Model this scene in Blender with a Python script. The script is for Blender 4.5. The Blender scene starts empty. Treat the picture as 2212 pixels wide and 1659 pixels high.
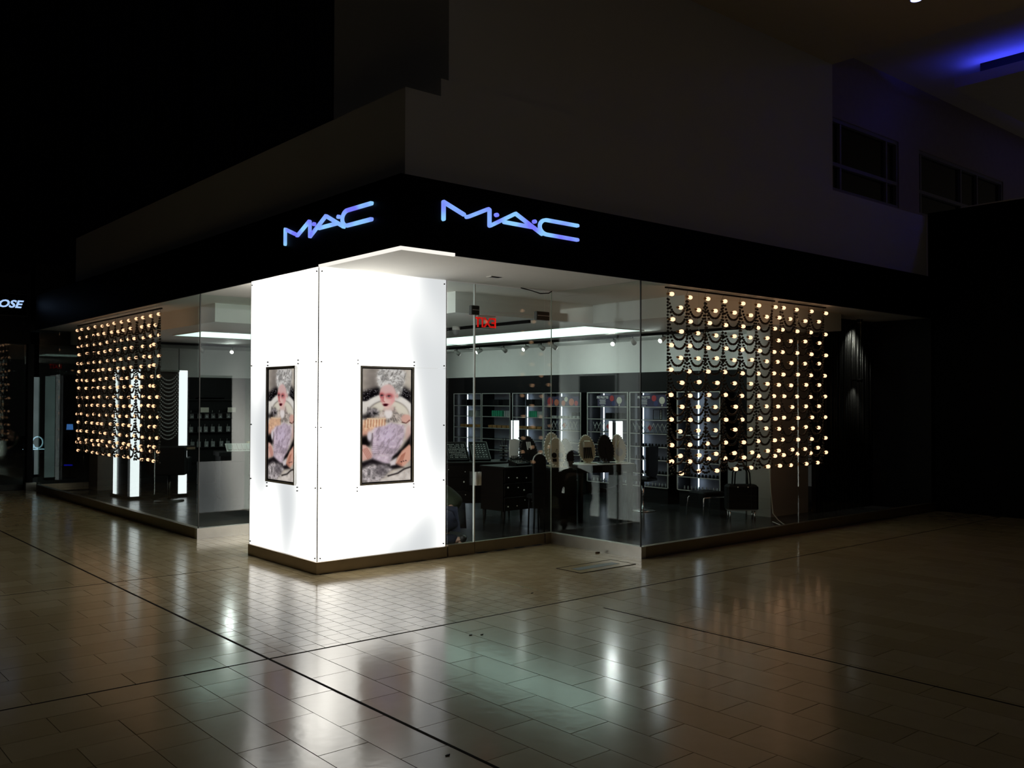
import bpy, bmesh, math, random
import numpy as np
from mathutils import Vector, Matrix, Euler
PI = math.pi
rng = random.Random(7)
S = bpy.context.scene
COL = S.collection

# ------------------------------------------------------------------ camera, world, exposure
FPX, CW, CH = 1982.62, 2212, 1659
PITCH, YAW, ROLL = 0.0194, 0.708, 0.0025
CAM = Vector((-4.2985, -6.4674, 1.65))
fwv = Vector((math.cos(PITCH)*math.sin(YAW), math.cos(PITCH)*math.cos(YAW), math.sin(PITCH)))
r0 = Vector((math.cos(YAW), -math.sin(YAW), 0)); u0 = r0.cross(fwv)
RV = math.cos(ROLL)*r0 + math.sin(ROLL)*u0
UV = -math.sin(ROLL)*r0 + math.cos(ROLL)*u0
cam = bpy.data.cameras.new('camera'); cam.sensor_width = 36; cam.lens = 36*FPX/CW
cam.clip_start = .05; cam.clip_end = 300
camo = bpy.data.objects.new('camera', cam); COL.objects.link(camo)
camo.matrix_world = Matrix(((RV.x, UV.x, -fwv.x, CAM.x), (RV.y, UV.y, -fwv.y, CAM.y), (RV.z, UV.z, -fwv.z, CAM.z), (0, 0, 0, 1)))
S.camera = camo
def proj(p):
    d = Vector(p)-CAM; z = d.dot(fwv)
    if z < .3: return None
    return CW/2+FPX*d.dot(RV)/z, CH/2-FPX*d.dot(UV)/z, z

w = bpy.data.worlds.new('world'); S.world = w; w.use_nodes = True
bg = w.node_tree.nodes['Background']; bg.inputs[0].default_value = (1.0, .95, .90, 1); bg.inputs[1].default_value = .021
S.view_settings.view_transform = 'Standard'; S.view_settings.look = 'None'
S.view_settings.exposure = 0.0; S.view_settings.gamma = 1; S.view_settings.use_curve_mapping = False
c = S.cycles
c.use_denoising = True; c.max_bounces = 8; c.diffuse_bounces = 4; c.glossy_bounces = 5
c.transparent_max_bounces = 32; c.transmission_bounces = 6; c.sample_clamp_indirect = 4
c.caustics_reflective = False; c.caustics_refractive = False

# ------------------------------------------------------------------ materials
def nt(name):
    m = bpy.data.materials.new(name); m.use_nodes = True
    return m, m.node_tree.nodes, m.node_tree.links
def pm(name, col, rough=.5, metal=0., var=.12, scale=8., bump=0., bscale=60., spec=.5, coat=0.):
    m, n, l = nt(name); b = n['Principled BSDF']
    b.inputs['Roughness'].default_value = rough; b.inputs['Metallic'].default_value = metal
    b.inputs['Specular IOR Level'].default_value = spec
    if coat: b.inputs['Coat Weight'].default_value = coat; b.inputs['Coat Roughness'].default_value = .05
    g = n.new('ShaderNodeNewGeometry')
    nz = n.new('ShaderNodeTexNoise'); nz.inputs['Scale'].default_value = scale; nz.inputs['Detail'].default_value = 5
    l.new(g.outputs['Position'], nz.inputs['Vector'])
    mx = n.new('ShaderNodeMix'); mx.data_type = 'RGBA'
    mx.inputs[6].default_value = (*[x*(1-var) for x in col], 1); mx.inputs[7].default_value = (*[min(1, x*(1+var)) for x in col], 1)
    l.new(nz.outputs['Fac'], mx.inputs[0]); l.new(mx.outputs[2], b.inputs['Base Color'])
    if bump:
        n2 = n.new('ShaderNodeTexNoise'); n2.inputs['Scale'].default_value = bscale
        l.new(g.outputs['Position'], n2.inputs['Vector'])
        bp = n.new('ShaderNodeBump'); bp.inputs['Strength'].default_value = bump; bp.inputs['Distance'].default_value = .01
        l.new(n2.outputs['Fac'], bp.inputs['Height']); l.new(bp.outputs[0], b.inputs['Normal'])
    return m
def em(name, c1, s1, c2=None, s2=None, scale=1.5, stretch=(1, 1, 1), power=None):
    m, n, l = nt(name); n.remove(n['Principled BSDF'])
    e = n.new('ShaderNodeEmission'); l.new(e.outputs[0], n['Material Output'].inputs[0])
    c2 = c2 or c1; s2 = s1 if s2 is None else s2
    g = n.new('ShaderNodeNewGeometry'); mp = n.new('ShaderNodeMapping'); mp.inputs['Scale'].default_value = stretch
    nz = n.new('ShaderNodeTexNoise'); nz.inputs['Scale'].default_value = scale; nz.inputs['Detail'].default_value = 1
    l.new(g.outputs['Position'], mp.inputs[0]); l.new(mp.outputs[0], nz.inputs['Vector'])
    mr = n.new('ShaderNodeMapRange'); mr.inputs[1].default_value = .35; mr.inputs[2].default_value = .65
    mr.inputs[3].default_value = s1; mr.inputs[4].default_value = s2
    if power:
        ma = n.new('ShaderNodeMapRange'); ma.inputs[1].default_value = .28; ma.inputs[2].default_value = .80; l.new(nz.outputs['Fac'], ma.inputs[0])
        pw = n.new('ShaderNodeMath'); pw.operation = 'POWER'; pw.inputs[1].default_value = power; l.new(ma.outputs[0], pw.inputs[0])
        mr.inputs[1].default_value = 0; mr.inputs[2].default_value = 1; l.new(pw.outputs[0], mr.inputs[0])
    else: l.new(nz.outputs['Fac'], mr.inputs[0])
    l.new(mr.outputs[0], e.inputs[1])
    mr2 = n.new('ShaderNodeMapRange'); mr2.inputs[1].default_value = .35; mr2.inputs[2].default_value = .65
    l.new(nz.outputs['Fac'], mr2.inputs[0])
    mx = n.new('ShaderNodeMix'); mx.data_type = 'RGBA'; mx.inputs[6].default_value = (*c1, 1); mx.inputs[7].default_value = (*c2, 1)
    l.new(mr2.outputs[0], mx.inputs[0]); l.new(mx.outputs[2], e.inputs[0])
    return m
def glassmat(name, tint=(.93, .97, .95), f0=.038):
    m, n, l = nt(name); n.remove(n['Principled BSDF'])
    g = n.new('ShaderNodeNewGeometry'); dt = n.new('ShaderNodeVectorMath'); dt.operation = 'DOT_PRODUCT'
    l.new(g.outputs['Normal'], dt.inputs[0]); l.new(g.outputs['Incoming'], dt.inputs[1])
    def mth(op, a, b=None):
        k = n.new('ShaderNodeMath'); k.operation = op
        for i, v in enumerate((a, b)):
            if v is None: continue
            if isinstance(v, (int, float)): k.inputs[i].default_value = v
            else: l.new(v, k.inputs[i])
        return k.outputs[0]
    x = mth('SUBTRACT', 1.0, mth('ABSOLUTE', dt.outputs['Value']))
    f = mth('ADD', mth('MULTIPLY', mth('POWER', x, 5.0), 1-f0), f0)
    tr = n.new('ShaderNodeBsdfTransparent'); tr.inputs[0].default_value = (*tint, 1)
    gl = n.new('ShaderNodeBsdfGlossy'); gl.inputs['Roughness'].default_value = 0.0
    ms = n.new('ShaderNodeMixShader'); l.new(f, ms.inputs[0]); l.new(tr.outputs[0], ms.inputs[1]); l.new(gl.outputs[0], ms.inputs[2])
    l.new(ms.outputs[0], n['Material Output'].inputs[0])
    return m
def stone(name, c1, c2, rough, spec=.5):
    m, n, l = nt(name); b = n['Principled BSDF']; b.inputs['Specular IOR Level'].default_value = spec
    g = n.new('ShaderNodeNewGeometry'); oi = n.new('ShaderNodeObjectInfo')
    ad = n.new('ShaderNodeMath'); ad.operation = 'ADD'; l.new(g.outputs['Random Per Island'], ad.inputs[0]); l.new(oi.outputs['Random'], ad.inputs[1])
    fr = n.new('ShaderNodeMath'); fr.operation = 'FRACT'; l.new(ad.outputs[0], fr.inputs[0])
    nz = n.new('ShaderNodeTexNoise'); nz.inputs['Scale'].default_value = 5; nz.inputs['Detail'].default_value = 8; nz.inputs['Roughness'].default_value = .65
    l.new(g.outputs['Position'], nz.inputs['Vector'])
    av = n.new('ShaderNodeMix'); av.data_type = 'FLOAT'; av.inputs[0].default_value = .45
    l.new(nz.outputs['Fac'], av.inputs[2]); l.new(fr.outputs[0], av.inputs[3])
    mx = n.new('ShaderNodeMix'); mx.data_type = 'RGBA'; mx.inputs[6].default_value = (*c1, 1); mx.inputs[7].default_value = (*c2, 1)
    l.new(av.outputs[0], mx.inputs[0]); l.new(mx.outputs[2], b.inputs['Base Color'])
    mr = n.new('ShaderNodeMapRange'); mr.inputs[3].default_value = rough*.8; mr.inputs[4].default_value = rough*1.25
    l.new(av.outputs[0], mr.inputs[0]); l.new(mr.outputs[0], b.inputs['Roughness'])
    n2 = n.new('ShaderNodeTexNoise'); n2.inputs['Scale'].default_value = 14; l.new(g.outputs['Position'], n2.inputs['Vector'])
    bp = n.new('ShaderNodeBump'); bp.inputs['Strength'].default_value = .05; bp.inputs['Distance'].default_value = .01
    l.new(n2.outputs['Fac'], bp.inputs['Height']); l.new(bp.outputs[0], b.inputs['Normal'])
    return m

MT = dict(
    tile=stone('limestone tile', (.39, .29, .145), (.57, .46, .27), .145, .42),
    grout=pm('grout', (.10, .075, .05), .8), joint=pm('expansion joint', (.02, .014, .01), .9, spec=.05),
    brass=pm('pale joint strip', (.75, .62, .38), .25, .6),
    shopfloor=stone('dark shop tile', (.02, .021, .023), (.034, .036, .04), .24, .24), shopgrout=pm('dark grout', (.008, .008, .009), .7),
    white=pm('white plaster', (.80, .78, .72), .7, var=.03), ceil=pm('ceiling paint', (.82, .85, .82), .75, var=.03),
    upper=pm('upper wall plaster', (.80, .78, .75), .8, var=.05, scale=1.2), grey=pm('grey wall paint', (.72, .75, .73), .7, var=.05),
    tan=pm('tan ceiling', (.72, .64, .52), .8, var=.05), black=pm('black lacquer', (.004, .004, .004), .25, var=.3),
    fascia=pm('black fascia', (.0018, .0018, .002), .5, var=.2, spec=.06), sky=pm('dark hall cloth', (.004, .005, .011), .9, var=.4, spec=.1),
    mblack=pm('matt black', (.005, .005, .006), .55, var=.3, spec=.22), dwood=pm('black stained wood', (.006, .0035, .003), .45, var=.4, scale=20, spec=.2),
    bronze=pm('bronze base metal', (.34, .27, .19), .35, .9, bump=.05), steel=pm('brushed steel', (.66, .62, .56), .32, .9, bump=.05),
    chrome=pm('chrome', (.8, .8, .82), .12, 1.), alum=pm('satin aluminium', (.72, .72, .70), .4, .6),
    dark=pm('dark metal fitting', (.06, .06, .055), .35, .7), pillar=pm('plaster pillar', (.36, .34, .31), .8, var=.04),
    rib=pm('black ribbed wall', (.012, .012, .012), .32, var=.3), windowframe=pm('grey window frame', (.25, .23, .26), .5),
    glass=glassmat('shop glass'), dglass=glassmat('door glass', (.92, .97, .95)), wglass=pm('dark window glass', (.003, .003, .006), .1),
    edge=pm('polished glass edge', (.55, .66, .60), .3), bead=pm('dark wooden bead', (.065, .052, .042), .5, spec=.3),
    cord=pm('dark cord', (.03, .025, .02), .7), socket=pm('brass lamp socket', (.5, .28, .12), .3, .9),
    white_plastic=pm('white plastic', (.8, .8, .78), .35), ivory=pm('ivory board', (.50, .47, .34), .4), pearl=pm('pearl bead', (.9, .88, .78), .2),
    clear=glassmat('clear acrylic', (.9, .93, .92), .06), mirror=pm('mirror', (.8, .82, .82), .02, 1., var=0.),
    panelback=pm('shelf back panel', (.36, .40, .50), .6, var=.06), cardnavy=pm('plum navy card', (.06, .05, .11), .6),
    red=pm('red print', (.5, .06, .07), .6), coral=pm('coral print', (.65, .2, .13), .6), navy=pm('navy print', (.06, .07, .2), .6), cream=pm('cream print', (.75, .72, .62), .6),
    green=pm('green carton', (.03, .30, .17), .5), amber=pm('amber carton', (.30, .15, .05), .5), grey_item=pm('grey carton', (.35, .36, .37), .5),
    text_white=pm('white lettering', (.85, .85, .85), .6), gold=pm('gold card', (.62, .52, .27), .4), silver=pm('silver card', (.62, .64, .62), .35, .4),
    olive=pm('olive jacket cloth', (.034, .044, .022), .9, var=.3, scale=25, bump=.3), denim=pm('navy denim', (.010, .014, .032), .9, var=.4, scale=40, bump=.3),
    shoe=pm('dark leather shoe', (.012, .012, .013), .45), skin=pm('skin', (.55, .33, .24), .5), hair=pm('dark hair', (.02, .014, .01), .6),
    cable=pm('pale cable', (.5, .48, .42), .5), leaf=pm('brown leaf', (.10, .05, .02), .8), crumb=pm('dark crumb', (.01, .01, .008), .8),
    purple=pm('purple grey plaster', (.38, .31, .33), .8),
    lightbox=em('backlit acrylic', (.93, .96, .97), .74, (1., .965, .89), 6.6, 1.05, (1., 1., .5), power=2.3),
    ceillamp=em('luminous ceiling sheet', (.74, 1., .90), 1.75), post=em('lit post acrylic', (.93, .97, 1.), 1.5),
    dimpost=em('dim reflected post', (.55, .72, .72), .10, (.5, .66, .66), .14, 2),
    bulb=em('warm filament bulb', (1., .52, .30), 2.6), spot=em('spot lens', (1., .97, .9), 4.), tube=em('shelf light tube', (.80, .88, 1.), 3.0),
    sign=em('blue sign acrylic', (.19, .20, .98), 1.0, (.28, .62, 1.), 1.0, 4.5), bose=em('pale blue sign', (.42, .62, 1.), 1.0),
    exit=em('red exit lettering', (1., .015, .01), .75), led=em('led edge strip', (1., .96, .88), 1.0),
    blue=em('blue led tube', (.035, .05, 1.), 22.), bluefar=em('dim blue led tube', (.05, .05, 1.), 2.5), bluedl=em('blue white downlight', (.3, .35, 1.), 4.), screen=em('blue screen', (.10, .28, .8), .7), bluestrip=em('deep blue strip', (.01, .01, .5), .5),
    ice=em('icy display light', (.45, .75, .9), .6),
)

# ------------------------------------------------------------------ mesh builder
class MB:
    def __init__(s): s.v = []; s.f = []; s.sm = []
    def add(s, vs, fs, smooth=False):
        o = len(s.v); s.v += [tuple(x) for x in vs]; s.f += [tuple(i+o for i in q) for q in fs]; s.sm += [smooth]*len(fs); return s
    def box(s, x0, y0, z0, x1, y1, z1):
        return s.add([(x0, y0, z0), (x1, y0, z0), (x1, y1, z0), (x0, y1, z0), (x0, y0, z1), (x1, y0, z1), (x1, y1, z1), (x0, y1, z1)],
                     [(0, 3, 2, 1), (4, 5, 6, 7), (0, 1, 5, 4), (1, 2, 6, 5), (2, 3, 7, 6), (3, 0, 4, 7)])
    def bbox(s, x0, y0, z0, x1, y1, z1, b=.01):
        # box with chamfered vertical and top edges
        pts = [(x0+b, y0), (x1-b, y0), (x1, y0+b), (x1, y1-b), (x1-b, y1), (x0+b, y1), (x0, y1-b), (x0, y0+b)]
        ins = [(x0+b*1.6, y0+b), (x1-b*1.6, y0+b), (x1-b, y0+b*1.6), (x1-b, y1-b*1.6), (x1-b*1.6, y1-b), (x0+b*1.6, y1-b), (x0+b, y1-b*1.6), (x0+b, y0+b*1.6)]
        vs = [(*p, z0) for p in pts]+[(*p, z1-b) for p in pts]+[(*p, z1) for p in ins]
        fs = [tuple(range(7, -1, -1)), tuple(range(16, 24))]
        for k in (0, 8):
            for i in range(8): fs.append((k+i, k+(i+1) % 8, k+8+(i+1) % 8, k+8+i))
        return s.add(vs, fs)
    def rot(s, M):
        s.v = [tuple(M @ Vector(p)) for p in s.v]; return s
    def tube(s, pts, r, n=8, cap=True):
        pts = [Vector(p) for p in pts]; rs = r if isinstance(r, (list, tuple)) else [r]*len(pts)
        vs = []; fs = []; prev = None
        for i, p in enumerate(pts):
            t = (pts[min(i+1, len(pts)-1)]-pts[max(i-1, 0)]).normalized()
            a = prev if prev is not None else (Vector((0, 0, 1)) if abs(t.z) < .9 else Vector((1, 0, 0)))
            u = (a - t*a.dot(t))
            u = u.normalized() if u.length > 1e-6 else t.orthogonal().normalized()
            v = t.cross(u); prev = u
            for k in range(n):
                an = 2*PI*k/n; vs.append(p+(u*math.cos(an)+v*math.sin(an))*rs[i])
        for i in range(len(pts)-1):
            for k in range(n): fs.append((i*n+k, i*n+(k+1) % n, (i+1)*n+(k+1) % n, (i+1)*n+k))
        if cap: fs += [tuple(range(n-1, -1, -1)), tuple(range((len(pts)-1)*n, len(pts)*n))]
        return s.add(vs, fs, True)
    def lathe(s, prof, n=16, c=(0, 0, 0), ax='z'):
        vs = []; fs = []
        for r, h in prof:
            for k in range(n):
                a = 2*PI*k/n; x, y = r*math.cos(a), r*math.sin(a)
                p = (x, y, h) if ax == 'z' else ((h, x, y) if ax == 'x' else (y, h, x))
                vs.append((p[0]+c[0], p[1]+c[1], p[2]+c[2]))
        m = len(prof)
        for i in range(m-1):
            for k in range(n): fs.append((i*n+k, i*n+(k+1) % n, (i+1)*n+(k+1) % n, (i+1)*n+k))
        fs += [tuple(range(n-1, -1, -1)), tuple(range((m-1)*n, m*n))]
        return s.add(vs, fs, True)
    def ball(s, c, r, n=8, m=6, sx=1, sy=1, sz=1):
        prof = [(max(1e-4, math.sin(PI*i/m)), -math.cos(PI*i/m)) for i in range(m+1)]
        vs = []; fs = []
        for rr, h in prof:
            for k in range(n):
                a = 2*PI*k/n; vs.append((c[0]+r*sx*rr*math.cos(a), c[1]+r*sy*rr*math.sin(a), c[2]+r*sz*h))
        for i in range(m):
            for k in range(n): fs.append((i*n+k, i*n+(k+1) % n, (i+1)*n+(k+1) % n, (i+1)*n+k))
        return s.add(vs, fs, True)
    def prism(s, poly, d0, d1, plane='xz'):
        # poly of 2D points extruded along the third axis
        def P(a, b, d): return {'xz': (a, d, b), 'yz': (d, a, b), 'xy': (a, b, d)}[plane]
        n = len(poly); vs = [P(a, b, d0) for a, b in poly]+[P(a, b, d1) for a, b in poly]
        fs = [tuple(range(n)), tuple(range(2*n-1, n-1, -1))]+[(i, n+i, n+(i+1) % n, (i+1) % n) for i in range(n)]
        return s.add(vs, fs)
    def build(s, name, mat, parent=None, loc=None):
        me = bpy.data.meshes.new(name); me.from_pydata(s.v, [], s.f)
        me.polygons.foreach_set('use_smooth', s.sm)
        bm = bmesh.new(); bm.from_mesh(me); bmesh.ops.recalc_face_normals(bm, faces=bm.faces); bm.to_mesh(me); bm.free()
        me.materials.append(MT[mat] if isinstance(mat, str) else mat)
        o = bpy.data.objects.new(name, me); COL.objects.link(o)
        if parent is not None: o.parent = parent
        if loc is not None: o.location = loc
        return o
def box(*a): return MB().box(*a)
def tagit(o, label=None, cat=None, group=None, kind=None):
    if label: o['label'] = label
    if cat: o['category'] = cat
    if group: o['group'] = group
    if kind: o['kind'] = kind
    return o
def thing(name, label, cat, loc=(0, 0, 0), rz=0, group=None):
    o = bpy.data.objects.new(name, None); o.empty_display_size = .1; COL.objects.link(o)
    o.location = loc; o.rotation_euler = (0, 0, rz); return tagit(o, label, cat, group)
def struct(name, mb, mat, label=None, cat=None, loc=None): return tagit(mb.build(name, mat, loc=loc), label, cat, kind='structure')
def single(name, mb, mat, label, cat, loc=(0, 0, 0), rz=0, group=None):
    o = mb.build(name, mat, loc=loc); o.rotation_euler = (0, 0, rz); return tagit(o, label, cat, group)
def dup(root, loc, rz=None, label=None, group=None):
    r = root.copy(); COL.objects.link(r); r.location = loc
    if rz is not None: r.rotation_euler = (0, 0, rz)
    if label: r['label'] = label
    if group: r['group'] = group
    for ch in list(root.children):
        q = ch.copy(); COL.objects.link(q); q.parent = r
        for g in list(ch.children):
            d = g.copy(); COL.objects.link(d); d.parent = q
    return r
def textmesh(txt, size, ext, M, mat, name, parent, shear=0., sx=1., bold=0.):
    cu = bpy.data.curves.new('t', 'FONT'); cu.body = txt; cu.size = size; cu.extrude = ext; cu.shear = shear
    cu.align_x = 'CENTER'; cu.align_y = 'CENTER'; cu.resolution_u = 3; cu.offset = bold
    o = bpy.data.objects.new('t', cu); COL.objects.link(o)
    bpy.context.view_layer.update()
    me = bpy.data.meshes.new_from_object(o.evaluated_get(bpy.context.evaluated_depsgraph_get()))
    bpy.data.objects.remove(o); bpy.data.curves.remove(cu)
    me.transform(M @ Matrix.Diagonal((sx, 1, 1, 1))); me.name = name
    me.materials.clear(); me.materials.append(MT[mat])
    q = bpy.data.objects.new(name, me); COL.objects.link(q); q.parent = parent
    return q
RX = Matrix.Rotation(PI/2, 4, 'X')
def face_ny(x, y, z): return Matrix.Translation((x, y, z)) @ RX                                     # lettering that faces -y
def face_py(x, y, z): return Matrix.Translation((x, y, z)) @ Matrix.Rotation(PI, 4, 'Z') @ RX       # faces +y
def face_nx(x, y, z): return Matrix.Translation((x, y, z)) @ Matrix.Rotation(-PI/2, 4, 'Z') @ RX    # faces -x

# ------------------------------------------------------------------ dimensions (metres; shop corner at the origin, x and y run along its two fronts)
ZS, ZT = 2.949, 3.578            # soffit, fascia top
A0, A1, A2 = 1.405, 2.888, 4.405  # column from A0 to A1 along y, left recess ends at A2
W0, D0 = 1.516, 3.046            # column width along x, right recess ends at D0
LX, LY = 9.78, 11.83             # ends of the two fronts
ZB = 2.70                        # dropped ceiling
PL = .125                        # base height

# ------------------------------------------------------------------ mall floor
flo = struct('floor', box(-14, -16, -.06, 12, 24, -.004), 'grout')
J1, J2, TW = -1.635, -.966, .275
TG = .0022
tiles = []   # x0,y0,x1,y1
def put(x0, y0, x1, y1): tiles.append((x0, y0, x1, y1))
ni = 40
for j in range(48):               # left of J1: rows along x
    y0 = J2+TW*j
    if y0 > 12: break
    st = J1 - (TW if j % 2 == 0 else 0)
    if j % 2 == 0: put(J1-TW, y0, J1, y0+TW)
    for k in range(14): put(st-2*TW*(k+1), y0, st-2*TW*k, y0+TW)
for j in range(24):               # corner quadrant: mitred, rows along x beyond the diagonal, strips along y before it
    ya = J2-TW*(j+1); yb = J2-TW*j
    st = J1-TW*(j+1); put(st-TW, ya, st, yb)
    for k in range(10): put(st-TW-2*TW*(k+1), ya, st-TW-2*TW*k, yb)
    xa, xb = J1-TW*(j+1), J1-TW*j
    st = J2-TW*j; put(xa, st-TW, xb, st)
    for k in range(12): put(xa, st-TW-2*TW*(k+1), xb, st-TW-2*TW*k)
for i in range(42):               # front of J2: strips along y
    xa = J1+TW*i; st = J2
    if i % 2 == 1: put(xa, J2-TW, xa+TW, J2); st = J2-TW
    for k in range(12): put(xa, st-2*TW*(k+1), xa+TW, st-2*TW*k)
h = TW/2
for i in range(84):               # small setts round the shop
    xa = J1+h*i
    for j in range(-1, 96):
        ya = J2+h*j+(h*.5 if i % 2 else 0)
        yb = ya+h; ya2 = max(ya, J2)
        if yb - ya2 < .03: continue
        xm, ym = xa+h/2, (ya2+yb)/2
        if xm > 9.9 or ym > 12.3: continue
        if xm > .05 and ym > .05 and not (xm < D0-.02 and ym < A0-.02) and not (xm < 1.2 and A1 < ym < A2): continue
        put(xa, ya2, xa+h, yb)
vis = []
for t in tiles:
    cx_, cy_ = (t[0]+t[2])/2, (t[1]+t[3])/2
    p = proj((cx_, cy_, 0))
    if p is None: continue
    if -450 < p[0] < CW+450 and p[1] < CH+500:
        inside = 0 < p[0] < CW and 0 < p[1] < CH
        vis.append(((t[2]-t[0])*(t[3]-t[1])/p[2]**3*(1 if inside else .2), t))
vis.sort(key=lambda q: -q[0])
tm = {}
for n_, (_, t) in enumerate(vis[:300]):
    sx, sy = round(t[2]-t[0], 3), round(t[3]-t[1], 3)
    if (sx, sy) not in tm:
        o = box(-sx/2+TG, -sy/2+TG, -.02, sx/2-TG, sy/2-TG, 0).build('tile', 'tile', flo); tm[(sx, sy)] = o
    else:
        o = tm[(sx, sy)].copy(); COL.objects.link(o)
    o.location = ((t[0]+t[2])/2, (t[1]+t[3])/2, rng.uniform(-.0006, .0004))
mb = MB()
for _, t in vis[300:]: mb.box(t[0]+TG, t[1]+TG, -.02, t[2]-TG, t[3]-TG, rng.uniform(-.0005, .0003))
tagit(mb.build('tile_field', 'tile', flo), kind='stuff')
struct('trim_1', MB().box(J1-.009, -7, -.01, J1+.009, 11, .0012), 'joint')
struct('trim_2', MB().box(-7, J2-.007, -.01, J1-.009, J2+.007, .0012).box(J1+.009, J2-.007, -.01, 9.7, J2+.007, .0012), 'joint')
struct('trim_3', MB().box(1.065, -6, -.01, 1.08, -1.33, .0012), 'joint')
struct('trim_4', MB().box(-5, 2.245, -.01, J1-.009, 2.255, .0012).box(J1+.009, 2.245, -.01, -.4, 2.255, .0012), 'joint')
struct('trim_5', MB().box(1.118, -.5, -.01, 1.128, 1.38, .0012), 'brass')

# ------------------------------------------------------------------ shop shell
sf = struct('floor_shop', box(.03, .03, -.05, 9.7, LY, -.001), 'shopgrout')
mb = MB()
for i in range(16):
    for j in range(20):
        x0, y0 = .05+.6*i+(.3 if j % 2 else 0), .05+.6*j
        if x0+.6 > 9.65 or y0+.6 > LY: continue
        if x0 < D0 and y0 < A0: continue
        if x0 < 1.25 and A1-.6 < y0 < A2: continue
        if x0 < W0 and A0-.6 < y0 < A1: continue
        mb.box(x0+.002, y0+.002, -.01, x0+.598, y0+.598, .001+rng.uniform(0, .0005))
tagit(mb.build('floor_tile_field', 'shopfloor', sf), kind='stuff')
struct('ceiling', box(0.02, 0.02, ZS, LX, 12.0, ZS+.05), 'white')
mb = MB()
lowpoly = [(.6, 12.0), (.6, 5.3), (2.2, 5.3), (2.2, 2.15), (4.5, 2.15), (4.5, .6), (8.1, .6), (8.1, 12.0)]
mb.prism(lowpoly, ZB, ZS, 'xy'); struct('ceiling_dropped', mb, 'ceil')
def fasc():
    m = MB()
    m.box(0, 0, ZS+.012, LX, .1, ZT); m.box(0, .1, ZS+.012, .1, 12.0, ZT)
    return m
struct('trim_6', fasc(), 'fascia')
struct('trim_7', MB().box(-.004, -.004, ZS-.016, .02, A0, ZS+.012).box(.02, -.004, ZS-.016, .57, .02, ZS+.012), 'led')  # soffit edge trim; brightness from the column put in as emission
struct('trim_8', MB().box(.57, 0, ZS-.01, LX, .022, ZS+.012).box(0, A0, ZS-.01, .022, 12.0, ZS+.012), 'mblack')
# upper walls
struct('wall_upper_left', box(.12, .12, ZT-.1, .5, 9.94, 4.37), 'upper')
struct('wall_upper_right', box(.5, .12, ZT-.1, LX, .5, 4.53), 'upper')
struct('wall_tower', MB().box(.6, .14, 4.37, 7.09, 2.2, 9.0), 'upper')
struct('ceiling_mall', box(.6, -12, 6.26, 7.09, .14, 6.6), 'tan')
struct('ceiling_atrium', box(7.09, -12, 7.30, 26, 1.3, 7.5), 'tan')
struct('wall_atrium', MB().box(7.09, 1.25, 3.4, 26, 1.5, 5.04).box(7.09, 1.25, 6.2, 26, 1.5, 7.8).box(11.17, 1.25, 5.04, 11.92, 1.5, 6.2).box(7.09, 1.25, 5.04, 8.2, 1.5, 6.2).box(15.6, 1.25, 5.04, 26, 1.5, 6.2), 'purple')
def awindow(name, x0, x1, mull):
    r = struct(name, MB().box(x0, 1.27, 5.04, x0+.05, 1.4, 6.2).box(x1-.05, 1.27, 5.04, x1, 1.4, 6.2).box(x0+.05, 1.27, 6.14, x1-.05, 1.4, 6.2).box(x0+.05, 1.27, 5.04, x1-.05, 1.4, 5.08), 'windowframe')
    for x in mull: box(x-.025, 1.28, 5.08, x+.025, 1.36, 6.14).build('mullion', 'windowframe', r)
    box(x0+.05, 1.27, 5.43, x1-.05, 1.37, 5.49).build('transom', 'windowframe', r)
    xs = [x0+.05]+mull+[x1-.05]
    for a, b in zip(xs[:-1], xs[1:]):
        box(a, 1.33, 5.08, b, 1.345, 5.44).build('pane', 'wglass', r); box(a, 1.33, 5.48, b, 1.345, 6.14).build('pane', 'wglass', r)
awindow('window_8', 8.2, 11.17, [9.3, 10.8]); awindow('window_9', 11.92, 15.6, [12.05, 13.7, 14.43])
mb = MB()
for i in range(60): mb.box(-34+i*.66, 20.0, -.05, -34+i*.66+.62, 20.12+.05*(i % 2), 16)
for i in range(56): mb.box(6+i*.66, 20.0, -.05, 6+i*.66+.62, 20.12+.05*(i % 2), 16)
struct('wall_far', mb.box(-34, 20.2, -.05, 44, 20.4, 16), 'sky')
struct('ceiling_light_block', box(-14.4, -3, 16, .6, 20.4, 16.3), 'sky')  # unseen roof added to keep world light off the left walls
struct('wall_light_block', box(-14.4, -16, -.05, -14, 20, 16), 'sky')  # unseen side wall added to block world light from the left
struct('wall_right', MB().box(LX, -9, 0, LX+.4, .1, 4.58), 'fascia')
struct('trim_9', box(LX-.012, -9, 4.58, LX+.4, -.42, 4.598), 'alum')

# back walls of the shop
struct('wall_back', MB().box(7.6, 1.56, 0, 7.75, 12.0, 2.16), 'mblack')
struct('wall_back_upper', MB().box(7.6, 1.56, 2.16, 7.75, 12.0, ZB), 'grey')
struct('wall_rear', MB().box(1.2, 11.85, 0, 7.6, 12.0, 2.13), 'mblack')
struct('wall_rear_upper', MB().box(2.6, 11.85, 2.13, 7.6, 12.0, ZB).box(1.2, 11.85, 2.13, 2.58, 11.99, ZB), 'grey')
struct('baseboard_back', box(7.56, 1.6, 0, 7.6, 11.8, .07), 'alum')
struct('pillar_right', box(7.12, 1.15, 0, 8.1, 1.55, ZB), 'pillar')
struct('pillar_left', box(.9, 11.3, 0, 1.2, 11.8, ZB), 'pillar')
mb = MB()
for i in range(44): mb.lathe([(.022, .0), (.022, ZS)], 6, (8.12+i*.036, 1.0+.012*math.sin(i*1.7), 0))
rw = struct('wall_ribbed', MB().box(8.11, 1.03, 0, 9.7, 1.1, ZS), 'rib'); tagit(mb.build('rib_field', 'rib', rw), kind='stuff')
struct('wall_end_right', MB().box(9.7, .03, 0, 9.78, 1.1, ZS), 'mblack')

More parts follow.
